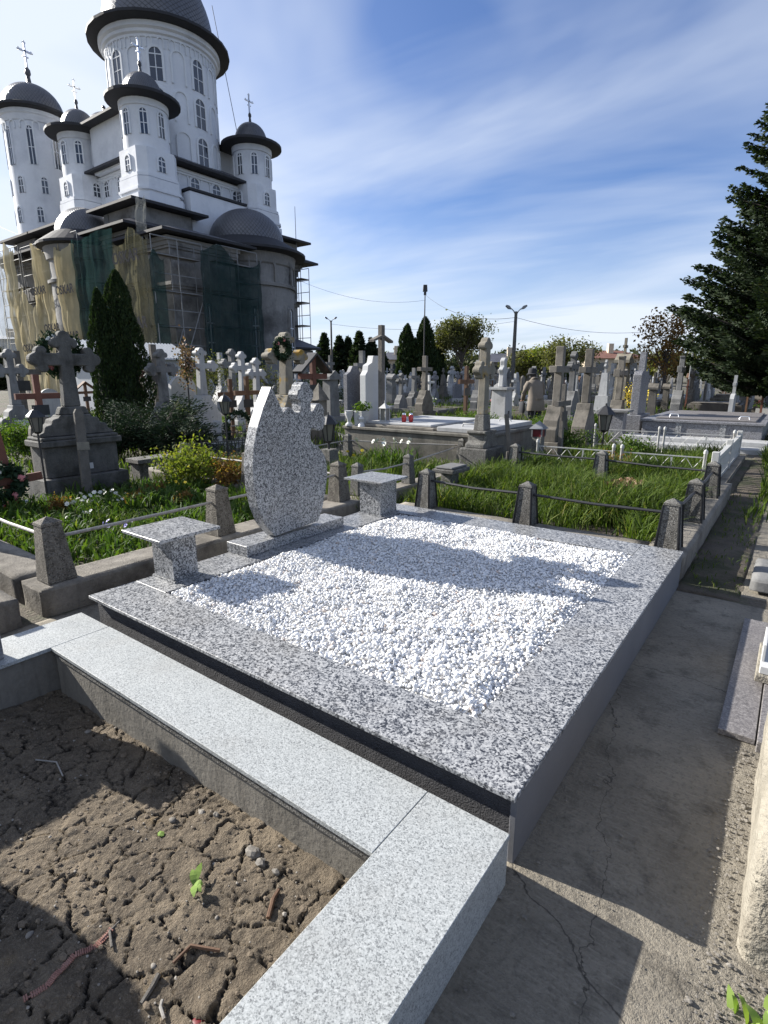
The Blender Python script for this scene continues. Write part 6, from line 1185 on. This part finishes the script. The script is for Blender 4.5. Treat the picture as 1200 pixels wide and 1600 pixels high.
juniper('wide spreading dark juniper in front of the thujas', gd(225, 10.8), 1.25, 1.25, 15000, 3); juniper('darker juniper mound right of the spreading one, behind the bench', gd(275, 10.3), .85, .95, 8000, 4); juniper('low juniper filling the gap behind the big grey monument', gd(165, 10.6), .9, 1.0, 8000, 5)
def broadleaf(label, c, h, r, seed, mat='leaf_olive', n=12000, leaf=.3, gap=.5, name='tree', zc=.58, flat=.8, cat='tree', group=None, trunk=None):
    rs = np.random.RandomState(seed); t = thing(name, label, cat, (c[0], c[1], 0), 0, group); mb = MB(); tips = []
    tr = trunk or h*.022; MB().path([(0, 0, -.1), (.02*h, 0, h*.22), (0, .01*h, h*.5)], [tr, tr*.8, tr*.5], 9).build('trunk', M['bark'], t, smooth=True)
    for k in range(26):
        a = rs.uniform(0, 6.28); el = rs.uniform(-.25, 1.35); R = r*rs.uniform(.55, 1.0); e = Vector((math.cos(a)*math.cos(el)*R, math.sin(a)*math.cos(el)*R, h*zc+math.sin(el)*h*(1-zc)*flat*rs.uniform(.7, 1.2))); s = Vector((0, 0, h*rs.uniform(.25, .5))); mid = s.lerp(e, .5)+Vector((0, 0, h*.04)); mb.path([s, mid, e], [tr*.4, tr*.2, tr*.06], 5); tips.append(e)
        for j in range(3): f = mid.lerp(e, rs.uniform(.2, .9))+Vector(rs.normal(0, r*.16, 3)); tips.append(f); mb.path([mid, f], [tr*.12, tr*.04], 4)
    T = np.array([tuple(x) for x in tips]); k = rs.randint(0, len(T), n); P = T[k]+rs.normal(0, 1, (n, 3))*r*.13*np.array([1, 1, .8]); link('foliage', plant_mesh('foliage', P, leaf*rs.uniform(.5, 1.3, n), mat, rs, .6, None, np.clip(rs.beta(1.6, 2, n)+.5*fbm(T[k][:, 0]*2, T[k][:, 2]*2+seed), 0, 1)), t); stuff(mb.build('branch', M['bark'], t)); return t
q = gd(720, 62); broadleaf('rounded olive-green birch-like tree on the skyline right of the cypresses', q, hz(487, q), 3.4, 3, n=12000, leaf=.26, zc=.55)
q = gd(888, 70); broadleaf('bare greyish-green round tree on the skyline left of the red-roofed house', q, hz(529, q), 3.3, 8, n=5200, leaf=.3); q = gd(1036, 36); broadleaf('sparse young tree with pinkish brown buds right of the red-roofed house', q, hz(484, q), 2.1, 12, 'leaf_rust', 2300, .20, zc=.5)
q = gd(845, 85); broadleaf('pale green bush-like tree on the skyline beyond the person', q, hz(543, q), 3.4, 14, 'leaf_fresh', 4000, .4); q = gd(812, 85); broadleaf('pale green tree just right of the concrete lamp pole', q, hz(548, q), 2.8, 15, 'leaf_olive', 3500, .4)
for i, (x, fw, top, r, lab) in enumerate([(508, 70, 522, 2.0, 'leftmost dark conifer under the left double lamp'), (531, 72, 525, 2.0, 'dark conifer just right of the left double lamp'), (545, 72, 527, 1.7, 'narrow conifer squeezed in the middle of the conifer row'), (562, 66, 519, 1.9, 'tallest conifer of the row right of the church'), (581, 66, 529, 1.9, 'conifer right of the tallest one in the row'), (598, 75, 552, 1.8, 'low conifer at the right end of the row'), (3, 60, 545, 2.5, 'dark conifer at the far left edge beside the church')]): q = gd(x, fw); conifer(lab, q, hz(top, q), r, 50+i, tuft=.55, dens=.8, low=.05, name='conifer', group='conifers on the skyline')
rs = np.random.RandomState(77); dcount = {}
for i in range(34):
    x = 485+i*22+rs.uniform(-8, 8); fw = rs.uniform(95, 130); q = gd(x, fw); top = 556+rs.uniform(-9, 7)
    nm = ['left of the floodlight mast', 'between mast and lamp pole', 'beyond the person', 'near the red-roofed house', 'below the sparse young tree', 'behind the big spruce'][min(5, max(0, int((x-480)/125)))]
    dcount[nm] = dcount.get(nm, 0)+1; od = ['leftmost', 'second', 'third', 'fourth', 'fifth', 'sixth', 'seventh'][dcount[nm]-1]
    broadleaf(f'{od} far tree of the skyline belt {nm}, counted from the left', q, hz(top, q), rs.uniform(3.2, 6), 200+i, rs.choice(['leaf_far', 'leaf_olive', 'leaf_far']), 900, .9, name='distant_tree', group='distant trees along the skyline '+nm, zc=.45)
# ================================================================ POLES, LAMPS AND WIRES
def lamp_pole(label, x, fw, top, mat='old_concrete', arms=((-1, .5), (1, .5)), r=.13, yaw=0.):
    q = gd(x, fw); h = hz(top, q); t = thing('street_lamp', label, 'street lamp', (*q, 0), PSI+yaw, 'street lamps of the cemetery'); MB().tube((0, 0, -.1), (0, 0, h-.25), r, r*.62, 10).build('pole', M[mat], t, smooth=True)
    for s, L in arms:
        a = MB().path([(0, 0, h-.5), (s*L*.3, 0, h-.22), (s*L*.6, 0, h-.08)], [.035, .03, .03], 6).build('arm', M['zinc'], t, smooth=True)
        MB().prism([(s*L*.55, h-.13), (s*L*1.0, h-.10), (s*L*1.35, h+.06), (s*L*1.25, h+.14), (s*L*.85, h+.08)], -.11, .11, 'Y').build('lamp_head', M['zinc'], t, bevel=.02)
    return t, q, h
LA = lamp_pole('tall concrete pole with twin lamp heads right of the olive tree', 801, 36, 480, r=.15); LB = lamp_pole('distant double street lamp beside the church scaffold', 519, 62, 497, r=.14); LC = lamp_pole('lamp pole with one visible head beside the big spruce', 1078, 46, 490, 'zinc', ((-1, .45),), .07); LD = lamp_pole('small far lamp left of the lichened cross top', 748, 95, 521, r=.13); LE = lamp_pole('tiny far lamp left of the red-roofed house', 866, 110, 539, r=.13); LF = lamp_pole('tiny far lamp above the red-roofed house', 955, 110, 546, r=.13)
q = gd(662, 55); h = hz(446, q); fm = thing('floodlight_mast', 'thin dark mast with a floodlight on top, centre of the skyline', 'mast', (*q, 0), PSI); MB().tube((0, 0, 0), (0, 0, h-.5), .07, .05, 8).build('pole', M['black_metal'], fm); MB().box(-.22, .22, -.2, .12, h-.55, h+.05, .04, .04).build('floodlight', M['black_metal'], fm, bevel=.02); MB().box(-.12, .12, -.05, .05, h-.85, h-.58).build('bracket', M['black_metal'], fm)
def wire(label, a, b, sag, r=.011, n=14):
    a = Vector(a); b = Vector(b); pts = [a.lerp(b, i/n)-Vector((0, 0, sag*4*(i/n)*(1-i/n))) for i in range(n+1)]; o = MB().path([p-a for p in pts], [r]*(n+1), 4).build('overhead_wire', M['black_metal'], loc=a); tag(o, label, 'wire', 'overhead wires')
top = lambda L, d=.6: (L[1][0], L[1][1], L[2]-d)
wire('wire from the floodlight mast down to the tall lamp pole', (*q, h-.8), top(LA), .8, .013); wire('wire from the tall lamp pole towards the lamp beside the spruce', top(LA), top(LC), .9, .011); wire('wire between the left double lamp and the floodlight mast', top(LB), (*gd(800, 60), hz(502, gd(800, 60))), .7, .012)
q2 = gd(500, 60); wire('upper wire crossing from the church scaffold to the floodlight mast', (*gd(470, 50), hz(437, gd(470, 50))), (*q, h-1.3), .8, .010); wire('wire leaving the left side of the church', (*gd(-20, 70), hz(318, gd(-20, 70))), (-54.7, 24.6, 12.5), .4, .02)
# lightning cable on the main dome
wire('thin cable hanging down beside the main drum of the church', (-42.0, 33.6, 30.0), (-39.6, 33.9, 18.2), .05, .03)
tag(MB().tube((0, 0, 0), (0, 0, 3.6), .035, .02).build('antenna_rod', M['zinc'], loc=(-36.2, 36.2, 11.6)), 'thin vertical rod on the right corner roof of the church', 'rod')

# ================================================================ SHED AND HOUSES
a = gd(128, 27.5); b = gd(283, 31.0)
sh = thing('shed', 'pale sheet-metal shed with a white roof between the thuja and the church', 'shed', (-20.5, 14.5, 0))
x0, x1, y0, y1 = -27.2, -24.0, 12.0, 16.4
def at0(o): o.location = (20.5, -14.5, 0); return o
at0(MB().box(x0, x1, y0, y1, -.05, 2.25).build('wall', M['sheet_wall'], sh)); at0(MB().prism([(x0-.3, 2.26), (x1+.3, 2.26), (x1+.3, 2.32), ((x0+x1)/2, 3.05), (x0-.3, 2.32)], y0-.3, y1+.3, 'Y').build('roof', M['sheet_roof'], sh)); mb = MB()
for k in range(44): y = y0+.06+k*(y1-y0-.1)/43; mb.box(x1+.001, x1+.02, y-.03, y+.03, 0, 2.2)
at0(stuff(mb.build('wall_ribs', M['sheet_wall'], sh))); mb = MB(); xm = (x0+x1)/2
for k in range(30): y = y0-.2+k*(y1-y0+.4)/29; mb.add([(x1+.3, y-.02, 2.325), (x1+.3, y+.02, 2.325), (xm, y+.02, 3.055), (xm, y-.02, 3.055), (x1+.3, y-.02, 2.36), (x1+.3, y+.02, 2.36), (xm, y+.02, 3.09), (xm, y-.02, 3.09)], [(0, 1, 2, 3), (4, 5, 6, 7), (0, 1, 5, 4), (1, 2, 6, 5), (2, 3, 7, 6), (3, 0, 4, 7)])
at0(stuff(mb.build('roof_ribs', M['sheet_roof'], sh))); at0(MB().box(x1+.021, x1+.05, 13.6, 14.5, 0, 1.9).build('door', M['wood_red'], sh))
def house(label, x, fw, w, eave, ridge, wall, roof, yaw=0., d=8):
    q = gd(x, fw); t = thing('house', label, 'house', (*q, 0), PSI+yaw); MB().box(-w/2, w/2, 0, d, 0, eave).build('wall', M[wall], t)
    r = MB().add([(-w/2-.5, -.5, eave+.01), (w/2+.5, -.5, eave+.01), (w/2+.5, d+.5, eave+.01), (-w/2-.5, d+.5, eave+.01), (-w*.28, d/2, ridge), (w*.28, d/2, ridge)], [(0, 1, 5, 4), (1, 2, 5), (2, 3, 4, 5), (3, 0, 4), (3, 2, 1, 0)]).build('roof', M[roof], t); MB().box(-.35, .35, d*.3, d*.3+.7, eave, ridge+.9).build('chimney', M['wall_cream'], r)
    for xx in (-w*.3, 0, w*.3): f = MB().box(xx-.6, xx+.6, -.04, .0-.001, eave*.45, eave*.85).build('window', M['window'], t); MB().box(xx-.66, xx+.66, -.03, -.002, eave*.45-.1, eave*.45-.01).build('sill', M['trim_white'], f)
q = gd(962, 78); house('cream house with a red hipped roof on the skyline', 962, 78, 7.5, hz(560, q), hz(546, q), 'wall_cream', 'brick_red')
q = gd(795, 90); house('long low dark-roofed building left of the tall lamp pole', 800, 90, 9, hz(566, q), hz(551, q), 'render_grey', 'slate'); q = gd(628, 85); house('small gabled building between the two cypresses', 620, 85, 5, hz(562, q), hz(549, q), 'wall_cream', 'slate'); q = gd(8, 80); house('grey flat building at the far left beyond the net', 6, 80, 16, hz(530, q), hz(522, q), 'sheet_wall', 'sheet_roof')

# ================================================================ PERSON (seen from behind, bending slightly, beige jacket, dark hat)
def loft(rings, n=20):
    """closed surface through elliptical rings (x, y, z, rx, ry)"""
    mb = MB(); vs = []; fs = []
    for (x, y, z, rx, ry) in rings:
        for i in range(n): a = 2*math.pi*i/n; vs.append((x+rx*math.cos(a), y+ry*math.sin(a), z))
    for k in range(len(rings)-1):
        for i in range(n): fs.append((k*n+i, k*n+(i+1) % n, (k+1)*n+(i+1) % n, (k+1)*n+i))
    fs += [tuple(range(n))[::-1], tuple(range((len(rings)-1)*n, len(rings)*n))]; return mb.add(vs, fs)
def skin_body(name, joints, edges, mat, parent, sub=2):
    me = bpy.data.meshes.new(name); me.from_pydata([j[0] for j in joints], edges, []); o = bpy.data.objects.new(name, me); COL.objects.link(o); md = o.modifiers.new('skin', 'SKIN'); md.use_smooth_shade = True
    for v, j in zip(me.skin_vertices[0].data, joints): v.radius = (j[1], j[2] if len(j) > 2 else j[1])
    me.skin_vertices[0].data[0].use_root = True; s2 = o.modifiers.new('sub', 'SUBSURF'); s2.levels = sub; s2.render_levels = sub
    bpy.context.view_layer.update(); m2 = bpy.data.meshes.new_from_object(o.evaluated_get(bpy.context.evaluated_depsgraph_get())); bpy.data.objects.remove(o); m2.materials.clear(); m2.materials.append(mat); m2.name = name; return link(name, m2, parent)
q = gd(840, 15.6); pe = thing('person', 'person in a beige jacket and dark hat, seen from behind, bending over a grave', 'person', (*q, 0), PSI+R_(12))
# local axes: x to the right, y away from the viewer (the way the person faces)
J = [((0, 0, .92), .15, .12), ((0, .05, 1.12), .15, .11), ((0, .14, 1.34), .17, .11), ((0, .20, 1.45), .06, .06), ((0, .26, 1.52), .055, .055), ((0, .30, 1.60), .085, .10), ((0, .31, 1.68), .075, .085),
     ((.10, 0, .86), .095, .10), ((.11, .03, .48), .062, .065), ((.11, -.01, .09), .042, .045), ((.12, .12, .035), .038, .03), ((-.10, 0, .86), .095, .10), ((-.11, .03, .48), .062, .065), ((-.11, -.01, .09), .042, .045), ((-.12, .12, .035), .038, .03),
     ((.19, .15, 1.35), .06, .06), ((.26, .18, 1.10), .048, .05), ((.22, .36, .92), .036, .038), ((.20, .44, .88), .036, .02), ((-.19, .15, 1.35), .06, .06), ((-.26, .18, 1.10), .048, .05), ((-.22, .36, .92), .036, .038), ((-.20, .44, .88), .036, .02)]
Ed = [(0, 1), (1, 2), (2, 3), (3, 4), (4, 5), (5, 6), (0, 7), (7, 8), (8, 9), (9, 10), (0, 11), (11, 12), (12, 13), (13, 14), (2, 15), (15, 16), (16, 17), (17, 18), (2, 19), (19, 20), (20, 21), (21, 22)]
skin_body('body', J, Ed, M['skin'], pe)
for s in (-1, 1):                                       # fingers of both hands, curled forwards
    for k in range(4): x = s*.20+(-.024+.016*k); MB().path([(x, .45, .885), (x, .49, .865), (x, .505, .835)], [.0095, .009, .007], 6).build('finger', M['skin'], pe, smooth=True)
    MB().path([(s*.20-s*.035, .42, .89), (s*.20-s*.055, .46, .875), (s*.20-s*.05, .485, .855)], [.011, .010, .008], 6).build('thumb', M['skin'], pe, smooth=True)
loft([(0, -.02, .62, .255, .19), (0, -.02, .66, .26, .195), (0, -.01, .85, .235, .18), (0, .02, 1.02, .215, .165), (0, .07, 1.18, .225, .165), (0, .12, 1.32, .235, .15), (0, .15, 1.40, .20, .13), (0, .18, 1.45, .12, .10), (0, .20, 1.475, .085, .085)], 28).build('jacket', M['cloth_beige'], pe, smooth=True)
for s in (-1, 1): MB().path([(s*.17, .12, 1.38), (s*.25, .14, 1.25), (s*.285, .17, 1.08), (s*.25, .30, .96), (s*.225, .35, .93)], [.085, .078, .066, .058, .056], 12).build('sleeve', M['cloth_beige'], pe, smooth=True)
MB().path([(0, .165, 1.46), (0, .185, 1.50)], [.10, .088], 16).build('collar', M['cloth_beige'], pe, smooth=True); MB().box(-.10, .10, -.215, -.205, .93, .97).build('back_belt', M['cloth_beige'], pe, bevel=.004)
for s in (-1, 1): MB().path([(s*.10, 0, .86), (s*.11, .03, .5), (s*.11, 0, .10)], [.115, .085, .07], 14).build('trouser_leg', M['cloth_dark'], pe, smooth=True); loft([(s*.115, .04, 0, .05, .12), (s*.115, .04, .05, .052, .12), (s*.115, .0, .09, .045, .07), (s*.115, 0, .13, .05, .055)], 14).build('shoe', M['cloth_dark'], pe, smooth=True)
loft([(0, .30, 1.60, .155, .16), (0, .30, 1.612, .16, .165), (0, .31, 1.63, .118, .13), (0, .315, 1.72, .112, .122), (0, .32, 1.765, .085, .095), (0, .32, 1.78, .03, .03)], 24).build('hat', M['cloth_dark'], pe, smooth=True); loft([(0, .27, 1.50, .07, .05), (0, .275, 1.55, .095, .085), (0, .28, 1.62, .10, .10)], 16).build('hair', M['cloth_dark'], pe, smooth=True)
loft([(-.30, .22, .55, .05, .12), (-.30, .22, .62, .07, .15), (-.30, .22, .80, .06, .13), (-.30, .22, .86, .03, .08)], 16).build('handbag', M['cloth_dark'], pe, smooth=True)
# shrub leaves at the lower right edge of the picture
clump('bright green broad leaves at the bottom right corner of the picture', gp(1185, 1602), 12, .09, .013, 'leaf_bright', 77, .0, 'plant', .03)
